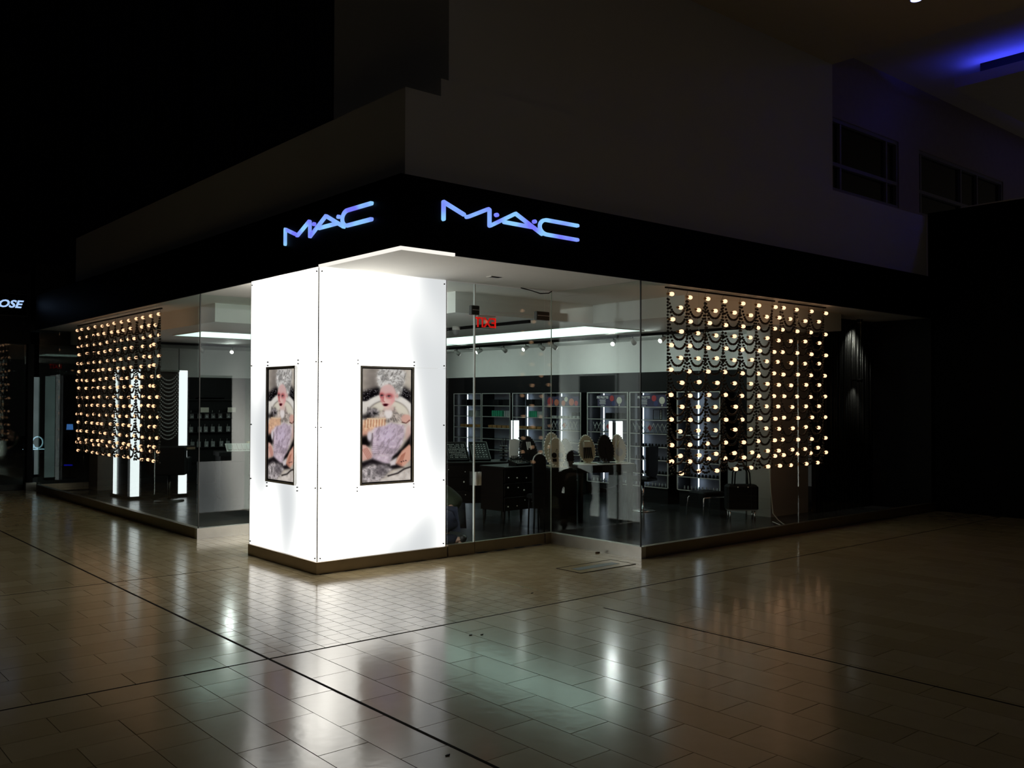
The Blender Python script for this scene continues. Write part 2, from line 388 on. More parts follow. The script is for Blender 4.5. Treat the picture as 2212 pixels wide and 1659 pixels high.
# ------------------------------------------------------------------ shop front glazing and bases
def pane_x(y0, y1, x, z0, z1, par, mat='glass', t=.012, name='pane'):   # pane in a plane of constant x
    return box(x, y0+.002, z0, x+t, y1-.002, z1).build(name, mat, par)
def pane_y(x0, x1, y, z0, z1, par, mat='glass', t=.012, name='pane'):
    return box(x0+.002, y, z0, x1-.002, y+t, z1).build(name, mat, par)
def winroot(name, mb, mat): return struct(name, mb, mat)
def joint(par, x, y, d=.004): return box(x-d, y-d, PL, x+d, y+d, ZS).build('glass_joint', 'edge', par)
zg0, zg1 = PL, ZS-.012
w1 = winroot('window_1', MB().box(.0, A2, 0, .07, LY, PL), 'bronze')                       # left front
for a, b in ((A2, 5.857), (5.857, 7.44), (7.44, 9.036), (9.036, 10.5), (10.5, LY)): pane_x(a, b, .02, zg0, zg1, w1)
w2 = winroot('window_2', MB().box(.0, A2-.07, 0, 1.3, A2, PL), 'steel')                    # left return
pane_y(.02, 1.3, A2-.03, zg0, zg1, w2); joint(w2, .028, A2-.036, .006).active_material = MT['dark']
w3 = winroot('window_3', MB().box(1.25, A1, 0, 1.32, A2-.07, PL), 'bronze')                # glazing deep in the left recess
pane_x(A1+.01, A2-.08, 1.28, zg0, zg1, w3)
w4 = winroot('window_4', MB().box(W0+.03, A0-.012, 0, 1.9, A0+.05, PL), 'bronze')          # fixed light beside the column
pane_y(W0+.03, 1.9, A0+.006, zg0, zg1, w4)
w5 = winroot('window_5', MB().box(2.95, A0-.012, 0, D0+.05, A0+.05, PL), 'bronze')
pane_y(2.95, D0, A0+.006, zg0, zg1, w5); joint(w5, D0+.004, A0+.004)
w6 = winroot('window_6', MB().box(D0-.012, 0, 0, D0+.06, A0-.012, PL), 'steel')            # right return
pane_x(.02, A0, D0, zg0, zg1, w6)
w7 = winroot('window_7', MB().box(D0+.06, 0, 0, LX, .07, PL), 'bronze')                    # right front
for a, b in ((D0, 4.036), (4.036, 5.033), (5.033, 6.042), (6.042, 7.6), (7.6, 9.7)): pane_y(a, b, .02, zg0, zg1, w7)
joint(w7, D0+.006, .026, .006).active_material = MT['dark']
w10 = winroot('window_10', MB().box(.03, LY, 0, .9, LY+.06, PL), 'bronze')                 # end glass of the left front
pane_y(.03, .9, LY+.02, zg0, zg1, w10)
# door: glass leaf with transom, patch fittings, pull plates
d1 = tagit(MB().box(1.91, A0-.006, .008, 2.94, A0+.04, PL).build('door_1', 'bronze'), kind='structure')
pane_y(1.91, 2.94, A0+.006, PL, 2.645, d1, 'dglass', name='door_glass'); pane_y(1.91, 2.94, A0+.006, 2.652, zg1, d1, 'dglass', name='transom_glass')
box(1.9, A0-.002, PL, 1.912, A0+.022, ZS-.012).build('glass_edge', 'led', d1)
bpy.data.objects['glass_edge'].active_material = pm('lit polished glass edge', (.92, .96, .9), .25)
for x0, x1 in ((1.845, 1.955), (2.80, 3.0)):
    o = MB().bbox(x0, A0-.022, 2.60, x1, A0+.034, 2.70, .006).build('patch_fitting', 'dark', d1)
    MB().box(x0+.01, A0-.026, 2.648, x1-.01, A0-.02, 2.654).build('fitting_slot', 'alum', o)
for x0 in (1.888, 1.935):
    MB().tube([(x0+.02, A0-.028, .74), (x0+.02, A0-.028, .885)], .021, 14).build('pull_bar', 'white_plastic', d1)

# ------------------------------------------------------------------ lightbox column
lc = thing('lightbox_column', 'tall glowing white lightbox column at the open corner of the shop', 'lightbox', (W0/2, (A0+A1)/2, 0))
ox, oy = W0/2, (A0+A1)/2
hx, hy = W0/2, (A1-A0)/2
MB().box(-hx-.012, -hy-.012, 0, hx+.012, hy+.012, .115).build('plinth', 'bronze', lc)
MB().box(-hx+.06, -hy+.06, .115, hx-.06, hy-.06, ZS-.002).build('core', 'white', lc)
zz = [.118, .80, 2.0, ZS-.004]
for k in range(3):
    a, b = zz[k]+.0015, zz[k+1]-.0015
    box(-hx+.006, -hy, a, hx-.006, -hy+.02, b).build('light_panel', 'lightbox', lc); box(-hx+.006, hy-.02, a, hx-.006, hy, b).build('light_panel', 'lightbox', lc)
    box(-hx, -hy+.006, a, -hx+.02, hy-.006, b).build('light_panel', 'lightbox', lc); box(hx-.02, -hy+.006, a, hx, hy-.006, b).build('light_panel', 'lightbox', lc)
for sx in (-1, 1):
    for sy in (-1, 1): box(sx*hx-.004, sy*hy-.004, .118, sx*hx+.004, sy*hy+.004, ZS-.004).build('corner_rod', 'alum', lc)
for z in (.15, .82, 1.40, 2.03, 2.90):
    for dx in (-1, 1):
        MB().lathe([(.007, 0), (.007, .012)], 8, (dx*(hx-.03), -hy-.012, z), 'y').build('bolt', 'dark', lc)
        MB().lathe([(.007, 0), (.007, .012)], 8, (-hx-.012, dx*(hy-.03), z), 'x').build('bolt', 'dark', lc)

# ------------------------------------------------------------------ poster print: painted per vertex
def paint(NX=121, NY=261):
    X, Y = np.meshgrid(np.linspace(118, 722, NX), np.linspace(112, 1545, NY))
    r = np.random.RandomState(3)
    def noise(s, seed, ax=1., oct=3, ang=0.):
        rr = np.random.RandomState(seed); out = np.zeros_like(X); tot = 0
        ca_, sa_ = math.cos(ang), math.sin(ang)
        for o in range(oct):
            f = 2**o/s; gx = (X*ca_+Y*sa_)*f*ax+900; gy = (-X*sa_+Y*ca_)*f+900
            g = rr.rand(256, 256); ix, iy = np.floor(gx).astype(int), np.floor(gy).astype(int); fx, fy = gx-ix, gy-iy
            fx, fy = fx*fx*(3-2*fx), fy*fy*(3-2*fy)
            G = lambda i, j: g[(iy+j) % 256, (ix+i) % 256]
            out += ((G(0, 0)*(1-fx)+G(1, 0)*fx)*(1-fy)+(G(0, 1)*(1-fx)+G(1, 1)*fx)*fy)/1.6**o; tot += 1/1.6**o
        return np.clip((out/tot-.5)*1.5+.5, 0, 1)
    img = np.zeros(X.shape+(3,)); img[:] = (188, 178, 166)
    def blend(m, c, nz=None, amp=0):
        c = np.array(c, float)
        cc = np.broadcast_to(c, img.shape).copy()
        if nz is not None: cc *= (1-amp+2*amp*nz)[..., None]
        img[:] = img*(1-m[..., None])+cc*m[..., None]
    def sst(d, s): return 1/(1+np.exp(np.clip(d/s, -40, 40)))
    def ell(cx, cy, rx, ry, s=4, rot=0):
        a = math.radians(rot); dx, dy = X-cx, Y-cy
        u = dx*math.cos(a)+dy*math.sin(a); v = -dx*math.sin(a)+dy*math.cos(a)
        d = (np.sqrt((u/rx)**2+(v/ry)**2)-1)*min(rx, ry)
        return sst(d, s)
    def poly(pts, s=4):
        ins = np.zeros(X.shape, bool); dm = np.full(X.shape, 1e9); n = len(pts)
        for i in range(n):
            (x1, y1), (x2, y2) = pts[i], pts[(i+1) % n]
            cond = ((y1 > Y) != (y2 > Y)); xi = (x2-x1)*(Y-y1)/((y2-y1) or 1e-9)+x1
            ins ^= cond & (X < xi)
            L = (x2-x1)**2+(y2-y1)**2; t = np.clip(((X-x1)*(x2-x1)+(Y-y1)*(y2-y1))/L, 0, 1)
            dm = np.minimum(dm, np.hypot(X-x1-t*(x2-x1), Y-y1-t*(y2-y1)))
        return sst(np.where(ins, -dm, dm), s)
    def line(pts, wd, s=2.5):
        dm = np.full(X.shape, 1e9)
        for (x1, y1), (x2, y2) in zip(pts[:-1], pts[1:]):
            L = (x2-x1)**2+(y2-y1)**2+1e-9; t = np.clip(((X-x1)*(x2-x1)+(Y-y1)*(y2-y1))/L, 0, 1)
            dm = np.minimum(dm, np.hypot(X-x1-t*(x2-x1), Y-y1-t*(y2-y1)))
        return sst(dm-wd, s)
    n1, n2, n3 = noise(120, 1), noise(46, 2), noise(34, 5)
    n4 = noise(70, 8, 3.2, 3, .5)
    blend(np.ones_like(X), (188, 178, 166), n1, .15)
    blend(ell(250, 300, 70, 200, 40), (120, 112, 108)); blend(ell(680, 260, 60, 120, 40), (205, 196, 182))
    blend(poly([(110, 410), (220, 370), (340, 330), (340, 560), (110, 560)], 14), (14, 12, 16))
    blend(poly([(560, 350), (640, 335), (730, 400), (730, 560), (560, 520)], 14), (14, 12, 16))
    for _ in range(60):
        sx, sy = (r.uniform(130, 330), r.uniform(370, 500)) if r.rand() < .55 else (r.uniform(590, 715), r.uniform(360, 470))
        blend(ell(sx, sy, 3, 3, 1.2)*.8, (210, 205, 210))
    blend(ell(435, 715, 345, 285, 5), (236, 231, 224)); blend(ell(435, 720, 268, 215, 5), (120, 112, 108)); blend(ell(440, 728, 262, 212, 5), (226, 219, 202))
    blend(poly([(112, 525), (200, 525), (210, 560), (185, 620), (185, 735), (112, 735)], 4), (228, 222, 214)); blend(line([(190, 600), (185, 730)], 4), (80, 75, 75))
    # hair
    hair = np.clip(ell(470, 255, 172, 165, 10)+ell(420, 170, 110, 70, 10)+ell(555, 175, 90, 70, 10)+ell(545, 380, 60, 90, 8), 0, 1)
    blend(hair, (190, 187, 184), n2, .30); blend(hair*sst(.66-n4, .05)*.75, (112, 108, 106)); blend(hair*sst(n3-.34, .05)*.7, (230, 228, 226))
    for k in range(16):
        cx_, cy_, q_ = r.uniform(350, 600), r.uniform(130, 330), r.uniform(0, 6)
        blend(hair*line([(cx_+30*math.cos(q_+u/3)*(1-u/16), cy_+24*math.sin(q_+u/3)*(1-u/16)) for u in range(10)], 2.5)*.55, (96, 92, 92))
    # flower, collar, shoulders
    blend(ell(255, 668, 75, 58, 9), (95, 90, 92), n3, .9); blend(ell(170, 720, 70, 30, 12), (25, 22, 24), n3, .5)
    blend(poly([(390, 620), (520, 600), (560, 680), (640, 690), (640, 800), (400, 800), (310, 720)], 8), (158, 146, 140), n3, .45)
    for k in range(9): blend(line([(400+18*k, 690), (350+36*k, 790)], 2.2)*.8, (214, 204, 192))
    blend(ell(662, 750, 62, 56, 5), (222, 172, 158)); blend(line([(610, 795), (660, 808), (705, 770)], 5), (70, 30, 26))
    blend(ell(160, 890, 75, 85, 8), (222, 168, 146)); blend(ell(690, 930, 40, 110, 8), (214, 180, 172))
    blend(poly([(130, 770), (210, 742), (400, 745), (405, 850), (240, 880), (130, 900)], 8), (226, 180, 148), n3, .22)
    for k in range(15): blend(line([(160+17*k, 755), (155+17*k, 850+10*math.sin(k))], 2.6), (244, 220, 186) if k % 2 else (150, 96, 70))
    blend(line([(185, 742), (300, 752), (400, 742)], 5), (236, 204, 170))
    # bodice and chair dark
    blend(ell(165, 1030, 80, 75, 12), (14, 11, 12)); blend(ell(215, 965, 30, 62, 5), (222, 214, 222))
    blend(poly([(725, 960), (725, 1110), (600, 1230), (470, 1290), (440, 1250), (600, 1130)], 10), (12, 10, 12))
    bod = poly([(270, 860), (400, 835), (470, 800), (640, 830), (640, 960), (615, 1060), (545, 1180), (500, 1215), (235, 1210), (240, 1060), (245, 930)], 8)
    blend(bod, (196, 178, 192), n2, .18); blend(bod*ell(420, 960, 100, 130, 40)*.8, (214, 196, 222)); blend(bod*sst(.68-n4, .05)*.5, (134, 118, 130))
    for k in range(5): blend(bod*line([(240, 1080+26*k), (400, 1110+18*k), (540, 1150+12*k)], 2)*.6, (110, 96, 106))
    blend(line([(245, 930), (240, 1080)], 4), (90, 78, 84))
    # face and neck
    blend(ell(440, 680, 48, 66, 5), (240, 232, 230)); blend(poly([(385, 600), (500, 590), (510, 640), (380, 640)], 8), (216, 190, 182))
    face = np.clip(ell(430, 440, 98, 130, 4)*(Y < 470)+poly([(333, 455), (527, 455), (512, 525), (470, 590), (430, 618), (398, 604), (348, 530)], 5)*(Y >= 470), 0, 1)
    blend(face, (236, 194, 186)); blend(face*ell(430, 365, 90, 60, 22)*.8, (214, 178, 178)); blend(face*ell(500, 520, 34, 60, 16)*.8, (232, 152, 156)); blend(face*ell(345, 500, 26, 60, 12)*.7, (196, 92, 98))
    blend(face*ell(352, 448, 34, 28, 8)*.85, (150, 52, 58)); blend(face*ell(447, 455, 42, 30, 8)*.85, (160, 62, 68))
    for cx_, cy_, rx_ in ((357, 452, 17), (444, 460, 21)):
        blend(ell(cx_, cy_, rx_, 9, 2), (232, 214, 208)); blend(ell(cx_, cy_, 8, 9, 2), (30, 14, 18)); blend(line([(cx_-rx_, cy_), (cx_, cy_-11), (cx_+rx_, cy_-2)], 3), (40, 14, 20))
    blend(line([(378, 470), (372, 520), (392, 532)], 4)*.75, (150, 62, 66)); blend(line([(392, 460), (398, 520)], 7, 4)*.6, (248, 206, 200))
    blend(ell(404, 563, 33, 10, 2), (70, 8, 22)); blend(ell(402, 577, 26, 10, 2), (52, 6, 18)); blend(ell(545, 455, 14, 30, 4), (216, 166, 160))
    # hands
    blend(poly([(115, 1070), (165, 1075), (215, 1120), (258, 1225), (235, 1245), (190, 1262), (112, 1270)], 5), (226, 178, 166))
    for k in range(4): blend(line([(130+16*k, 1130-6*k), (195+16*k, 1250-8*k)], 3), (168, 104, 92))
    blend(poly([(700, 1085), (725, 1110), (725, 1270), (660, 1340), (610, 1378), (545, 1358), (520, 1330), (560, 1240), (610, 1165)], 5), (222, 166, 146))
    for k in range(4): blend(line([(650-14*k, 1190+10*k), (600-18*k, 1345-4*k)], 3.2), (160, 94, 76))
    for k in range(3): blend(ell(603+28*k, 1305-6*k, 7, 6, 2), (30, 24, 30))
    # skirt
    blend(poly([(240, 1205), (500, 1205), (460, 1330), (380, 1330), (240, 1270)], 7), (208, 190, 204), n2, .14)
    blend(poly([(112, 1290), (250, 1250), (400, 1320), (540, 1330), (630, 1380), (480, 1400), (250, 1330), (112, 1380)], 8), (22, 18, 22))
    blend(poly([(112, 1375), (220, 1320), (420, 1340), (480, 1395), (400, 1480), (330, 1545), (112, 1545)], 10), (172, 164, 166), n3, .42)
    blend(ell(350, 1405, 70, 60, 22)*.7, (70, 64, 70)); blend(poly([(440, 1470), (560, 1410), (725, 1375), (725, 1545), (330, 1545)], 8), (214, 205, 198), n2, .12)
    blend(line([(440, 1478), (560, 1450), (640, 1400), (722, 1378)], 8, 4), (16, 12, 14)); blend(poly([(460, 1300), (540, 1255), (525, 1340), (470, 1350)], 6), (226, 216, 220))
    return np.clip(img/255, 0, 1)**2.2, NX, NY
IMG, NX, NY = paint()
def postermesh(wd, ht):
    me = bpy.data.meshes.new('print')
    vs = [(wd*(i/(NX-1)-.5), 0, ht*(.5-j/(NY-1))) for j in range(NY) for i in range(NX)]
    fs = [(j*NX+i, (j+1)*NX+i, (j+1)*NX+i+1, j*NX+i+1) for j in range(NY-1) for i in range(NX-1)]
    me.from_pydata(vs, [], fs)
    at = me.color_attributes.new('ink', 'FLOAT_COLOR', 'POINT')
    cc = np.ones((NX*NY, 4)); cc[:, :3] = IMG.reshape(-1, 3); at.data.foreach_set('color', cc.ravel())
    m, n, l = nt('poster ink'); b = n['Principled BSDF']; a = n.new('ShaderNodeAttribute'); a.attribute_name = 'ink'
    l.new(a.outputs['Color'], b.inputs['Base Color']); l.new(a.outputs['Color'], b.inputs['Emission Color']); b.inputs['Emission Strength'].default_value = .72
    b.inputs['Roughness'].default_value = .35
    me.materials.append(m); return me
PM = postermesh(.585, 1.13)
def poster(label, loc, rz):
    t = thing('poster_frame', label, 'poster', loc, rz, None)
    wd, ht = .60, 1.16
    MB().box(-wd/2-.012, -.012, 0, wd/2+.012, 0, ht).build('backing', 'white_plastic', t)
    MB().box(-wd/2-.02, -.034, -.012, -wd/2, -.012, ht+.012).box(wd/2, -.034, -.012, wd/2+.02, -.012, ht+.012).box(-wd/2, -.034, ht-.006, wd/2, -.012, ht+.012).box(-wd/2, -.034, -.012, wd/2, -.012, .006).build('frame', 'white_plastic', t)
    MB().box(-wd/2, -.026, .006, -wd/2+.010, -.012, ht-.006).box(wd/2-.010, -.026, .006, wd/2, -.012, ht-.006).box(-wd/2+.010, -.026, ht-.016, wd/2-.010, -.012, ht-.006).box(-wd/2+.010, -.026, .006, wd/2-.010, -.012, .016).build('black_border', 'mblack', t)
    o = bpy.data.objects.new('print', PM); COL.objects.link(o); o.parent = t; o.location = (0, -.015, ht/2)
    for sx in (-1, 1):
        for z in (-.03, -.065, ht+.03, ht+.065):
            MB().lathe([(.006, -.014), (.006, 0)], 8, (sx*(wd/2+.035), 0, z), 'y').build('bolt', 'dark', t)
    return t
poster('poster of a white haired figure on the column side facing the entrance', (.766, A0-.002, .832), 0)
def darkframe(label, loc, rz):
    t = thing('poster_frame', label, 'frame', loc, rz); wd, ht = .60, 1.16
    MB().box(-wd/2, -.016, 0, wd/2, 0, ht).build('backing', 'mblack', t); MB().box(-wd/2+.02, -.020, .02, wd/2-.02, -.016, ht-.02).build('dark_sheet', 'black', t)
    MB().box(-wd/2-.02, -.034, -.012, -wd/2, -.0, ht+.012).box(wd/2, -.034, -.012, wd/2+.02, -.0, ht+.012).box(-wd/2, -.034, ht-.0, wd/2, -.0, ht+.012).box(-wd/2, -.034, -.012, wd/2, -.0, 0).build('frame', 'dark', t)
darkframe('dark poster frame on the column face inside the shop', (W0+.002, 2.14, .832), PI/2)
darkframe('dark poster frame on the column face towards the left recess', (.76, A1+.002, .832), PI)
poster('narrow looking poster of a white haired figure on the column side facing left', (-.002, 2.13, .832), -PI/2)

# ------------------------------------------------------------------ illuminated signs
def ribbon(strokes, wd, d0, d1):
    m = MB()
    for pts in strokes:
        for (a, b), (c_, d) in zip(pts[:-1], pts[1:]):
            L = math.hypot(c_-a, d-b) or 1e-6; nx, nz = -(d-b)/L*wd/2, (c_-a)/L*wd/2
            m.prism([(a+nx, b+nz), (a-nx, b-nz), (c_-nx, d-nz), (c_+nx, d+nz)], d0, d1)
        for a, b in pts: m.prism([(a+wd/2*math.cos(k*PI/6), b+wd/2*math.sin(k*PI/6)) for k in range(12)], d0, d1)
    return m
SC = (1.26, 3.33)
def L_(*p): return [(x-SC[0], z-SC[1]) for x, z in p]
arc = [(1.663+.092*math.cos(a), 3.3255+.0695*math.sin(a)) for a in [PI/2+PI*k/14 for k in range(15)]]
LET = dict(
    letter_m=[L_((.436, 3.243), (.436, 3.394), (.660, 3.313)), L_((.690, 3.296), (.712, 3.301), (.938, 3.401), (.953, 3.394), (.953, 3.252))],
    letter_a=[L_((.960, 3.251), (1.266, 3.404), (1.60, 3.253)), L_((1.127, 3.307), (1.49, 3.303))],
    letter_c=[L_((2.076, 3.393), *arc, (2.076, 3.252))])
def sign(label, loc, rz):
    t = thing('illuminated_sign', label, 'sign', loc, rz)
    for nm, st in LET.items(): ribbon(st, .034, -.022, 0).build(nm, 'sign', t)
    for x in (1.036, 1.503): MB().prism([(x-SC[0]+.024*math.cos(k*PI/8), 3.36-SC[1]+.019*math.sin(k*PI/8)) for k in range(16)], -.022, 0).build('dot', 'sign', t)
sign('blue lit shop name on the black fascia above the entrance', (SC[0], -.001, SC[1]), 0)
sign('blue lit shop name on the left black fascia above the column', (-.001, 2.52-SC[0], SC[1]), -PI/2)

# ------------------------------------------------------------------ bulb curtains
def mesh_only(mb, name, mat):
    o = mb.build(name, mat); me = o.data; bpy.data.objects.remove(o); return me
BULB = mesh_only(MB().lathe([(.002, .074), (.012, .072), (.0205, .064), (.0240, .050), (.0225, .033), (.016, .015), (.012, .006)][::-1], 12, ax='x'), 'bulb', 'bulb')
SOCK = mesh_only(MB().lathe([(.005, -.034), (.010, -.032), (.0125, -.02), (.0125, .002), (.011, .006)], 8, ax='x'), 'socket', 'socket')
ROWA = [2.852, 2.572, 2.290, 2.010, 1.730, 1.450, 1.172, .985]
ROWB = [z-.130 for z in ROWA]; ROWB[-1] = .853
def curtain(label, loc, rz, ca, cb, sgn, jit):
    # local x runs along the shop front, bulbs and beads hang in the local xz plane
    t = thing('bulb_curtain', label, 'light curtain', loc, rz)
    MB().box(min(ca)-.05, -.012, ZS-.03, max(ca)+.05, .012, ZS-.012).build('top_rail', 'mblack', t)
    r = random.Random(len(ca)*31+int(sgn))
    wires = MB()
    for cols, rows in ((ca, ROWA), (cb, ROWB)):
        for x in cols:
            px = None
            for z in rows:
                o = bpy.data.objects.new('bulb', BULB); COL.objects.link(o); o.parent = t
                p = (x+r.uniform(-jit, jit), r.uniform(-.012, .012), z+r.uniform(-.006, .006))
                o.location = p; o.rotation_euler = (0, r.uniform(-.12, .12), (0 if sgn > 0 else PI)+r.uniform(-.15, .15))
                s_ = bpy.data.objects.new('socket', SOCK); COL.objects.link(s_); s_.parent = o
                q = (p[0]-sgn*.03, p[1], p[2])
                if cols is ca:
                    wires.tube([px or (x, 0, ZS-.03), q], .0018, 4, False); px = q
    wires.build('wire', 'cord', t)
    bm = bmesh.new(); bmesh.ops.create_icosphere(bm, subdivisions=1, radius=.0158)
    iv = [tuple(v.co) for v in bm.verts]; fi = [tuple(v.index for v in f.verts) for f in bm.faces]; bm.free()
    beads = MB()
    cs = sorted(ca)
    def bead(x, y, z): beads.add([(x+a, y+b, z+c_) for a, b, c_ in iv], fi, True)
    for a, b in zip(cs[:-1], cs[1:]):
        if b-a < .12: continue
        for k, z0 in enumerate(ROWA):
            for dz in (.055, .150):
                zt = z0-dz; dip = min(.17, .5*(b-a)) * r.uniform(.93, 1.07); y = r.uniform(-.015, .015)
                n = 15
                for i in range(n+1):
                    u = i/n; f = 1-abs(2*u-1)**2.2
                    # steep ends, rounded belly
                    uu = .5+.5*math.copysign(abs(2*u-1)**.8, 2*u-1)
                    xx = a+(b-a)*(.035+.93*uu); zz_ = zt-dip*f
                    if zz_ < ROWB[-1]-.02: continue
                    bead(xx, y, zz_)
    for x in cs:
        z = ROWA[0]-.05
        while z > ROWA[-1]:
            bead(x+r.uniform(-.004, .004)-.012, 0, z); z -= .036
    tagit(beads.build('bead_string', 'bead', t), kind='stuff')
    return t
ra = [3.67+.335*k for k in range(7)]; rb = [3.84, 4.16, 4.485, 4.845, 5.185, 5.52]
curtain('wide curtain of warm bulbs and bead swags behind the right shop window', (0, .16, 0), 0, ra, rb, 1, .012)
curtain('narrow curtain of warm bulbs before the pillar in the right shop window', (0, .17, 0), 0, [5.89, 6.21, 6.545, 6.895], [5.783, 6.085, 6.405, 6.72], 1, .012)
la = [-6.083, -6.37, -6.69, -7.02, -7.335, -7.643, -7.97, -8.295, -8.62, -8.96, -9.30, -9.62, -9.877]
lb = [-6.25, -6.44, -6.75, -7.22, -7.50, -7.80, -8.13, -8.47, -8.74, -9.03, -9.36, -9.77]
curtain('long curtain of warm bulbs and bead swags behind the left shop window', (.16, 0, -.025), -PI/2, la, lb, -1, .02)

# ------------------------------------------------------------------ ceiling lights
def clight(label, x0, y0, x1, y1):
    t = thing('ceiling_light', label, 'ceiling light', ((x0+x1)/2, (y0+y1)/2, ZB))
    a, b = (x1-x0)/2, (y1-y0)/2
    MB().box(-a, -b, -.012, a, b, -.001).build('diffuser', 'ceillamp', t)
    MB().box(-a-.02, -b-.02, -.016, -a, b+.02, -.001).box(a, -b-.02, -.016, a+.02, b+.02, -.001).box(-a, -b-.02, -.016, a, -b, -.001).box(-a, b, -.016, a, b+.02, -.001).build('frame', 'alum', t)
clight('long luminous ceiling panel seen through the glass door', 4.62, 2.42, 5.80, 6.85)
clight('luminous ceiling panel seen through the left return glass', 1.08, 6.92, 5.80, 8.06)
def rail(label, p, q):
    t = single('track_rail', MB().box(p[0]-.018, p[1], ZB-.04, q[0]+.018, q[1], ZB-.001), 'mblack', label, 'track', (0, 0, 0))
rail('black ceiling track nearer the entrance door', (3.5, 2.3), (3.5, 7.5)); rail('black ceiling track along the back wall shelves', (6.35, .8), (6.35, 9.5))
SP = None
def spot(x, y, lab, grp, rz):
    global SP
    if SP is None:
        t = thing('spotlight', lab, 'spotlight', (x, y, ZB-.04), rz, grp); SP = t
        MB().tube([(0, 0, 0), (0, 0, -.05)], .008, 6).build('stem', 'mblack', t)
        b = MB().tube([(-.05, 0, -.04), (.06, 0, -.095)], [.030, .040], 10).build('lamp_head', 'white_plastic', t)
        MB().tube([(.060, 0, -.0952), (.064, 0, -.0972)], .034, 12).build('lens', 'spot', b)
        L = bpy.data.lights.new('lamp', 'SPOT'); L.energy = 16; L.spot_size = 1.9; L.spot_blend = 1.; L.color = (.95, 1., .96); L.shadow_soft_size = .03
        o = bpy.data.objects.new('lamp', L); COL.objects.link(o); o.parent = b; o.location = (.07, 0, -.1)
        o.rotation_euler = Vector((.11, 0, -.02)).to_track_quat('-Z', 'Y').to_euler()
    else: dup(SP, (x, y, ZB-.04), rz, lab, grp)
for k, y in enumerate((1.75, 2.5, 3.1, 3.5, 4.9, 5.2, 5.6, 6.2, 6.9, 7.6, 8.6)):
    spot(6.35, y, 'small white spotlight on the back wall ceiling track', 'spotlights on the back track', [0, PI, .3, 3.6, -.2, 0, PI, .2, 2.8, 0, .1][k])
single('track_rail', MB().box(1.5, 9.98, ZB-.04, 5.5, 10.02, ZB-.001), 'mblack', 'black ceiling track deep in the shop behind the left glass', 'track')
spot(2.9, 10.0, 'bright round spotlight beyond the left return glass', None, -2.2); spot(2.3, 10.0, 'dark turned spotlight beyond the left return glass', None, .6)
t = thing('dome_camera', 'small clear dome camera hanging from the shop ceiling', 'camera', (3.42, 3.75, ZB))
MB().lathe([(.055, 0), (.055, -.05), (.03, -.055)][::-1], 16).build('mount', 'white_plastic', t); MB().ball((0, 0, -.075), .05, 12, 8).build('dome', 'grey_item', t)
t = thing('exit_sign', 'clear exit sign with red letters hanging above the door', 'exit sign', (2.72, 2.22, ZB))
MB().box(-.14, -.012, -.02, .14, .012, 0).build('bracket', 'alum', t); MB().box(-.135, -.004, -.165, .135, .004, -.02).build('panel', 'clear', t)
textmesh('EXIT', .165, .002, face_py(0, .008, -.092), 'exit', 'letters', t, bold=.004)
MB().box(-.135, -.006, -.17, .135, .006, -.165).build('lower_edge', 'white_plastic', t)
t = thing('soffit_slot', 'small dark slot diffuser in the white entrance soffit', 'vent', (1.76, .89, ZS))
MB().box(-.07, -.03, -.004, .07, .03, 0).build('slot', 'mblack', t); MB().box(-.08, -.04, -.006, -.07, .04, 0).box(.07, -.04, -.006, .08, .04, 0).build('frame', 'white', t)
single('cable', MB().tube([(2.55, 1.38, ZS-.004), (2.7, 1.38, ZS-.02), (2.85, 1.38, ZS-.045), (2.98, 1.38, ZS-.03), (3.03, 1.38, ZS-.004)], .006, 6), 'mblack', 'thin black cable sagging along the soffit above the door', 'cable')

# ------------------------------------------------------------------ back wall shelf units
def shelf_unit(label, y0, y1, bar, levels, loc_z=0):
    t = thing('shelf_unit', label, 'shelf', (7.25, (y0+y1)/2, 0)); hw = (y1-y0)/2; zb, zt = .26, 1.82
    MB().box(.31, -hw+.01, zb, .345, hw-.01, zt).build('back_panel', 'panelback', t)
    for s in (-1, 1): box(0, s*hw-.008, zb, .345, s*hw+.008, zt).build('side_panel', 'black', t)
    e = MB()
    for s in (-1, 1): e.box(-.008, s*hw-.010, zb, .0, s*hw+.010, zt)
    e.build('edge_profile', 'alum', t)
    for z in levels:
        o = box(0, -hw+.008, z-.008, .31, hw-.008, z+.006).build('shelf_board', 'black', t)
        box(-.009, -hw+.01, z-.008, 0, hw-.01, z+.006).build('front_edge', 'alum', o)
    MB().tube([(.235, bar-(y0+y1)/2, zb+.02), (.235, bar-(y0+y1)/2, zt-.02)], .010, 8).build('light_tube', 'tube', t)
    MB().box(.02, -hw+.02, 0, .345, hw-.02, .255).build('plinth', 'mblack', t)
    return t
LV6 = [.26, .47, .70, .915, 1.13, 1.355, 1.57, 1.815]
units = [(7.98, 8.88, 8.72), (7.08, 7.94, 7.2), (6.14, 7.0, 6.83), (5.14, 6.11, 5.88), (4.02, 4.97, 4.80), (3.15, 3.97, 3.88), (2.13, 2.955, 2.72)]
ul = ['shelf unit farthest left along the back wall with pale cartons', 'dim shelf unit with green cartons left of the first white post', 'shelf unit right of the first white post with green cartons',
      'back wall shelf unit with dotted coral picture strip on top', 'back wall shelf unit with first plum header card', 'lit shelf unit with plum header card right of the glass corner', 'lit shelf unit with open end behind the bulb curtain']
for (a, b, c_), l_ in zip(units, ul): shelf_unit(l_, a, b, c_, LV6)
def item(name, mb, mat, label, cat, loc, grp): return single(name, mb, mat, label, cat, loc, 0, grp)
def row(proto, ys, x, z, jz=0):
    for k, y in enumerate(ys):
        if k == 0: proto.location = (x, y, z)
        else: q = proto.copy(); COL.objects.link(q); q.location = (x+rng.uniform(-.008, .008), y, z)
zt_ = lambda z: z+.0065
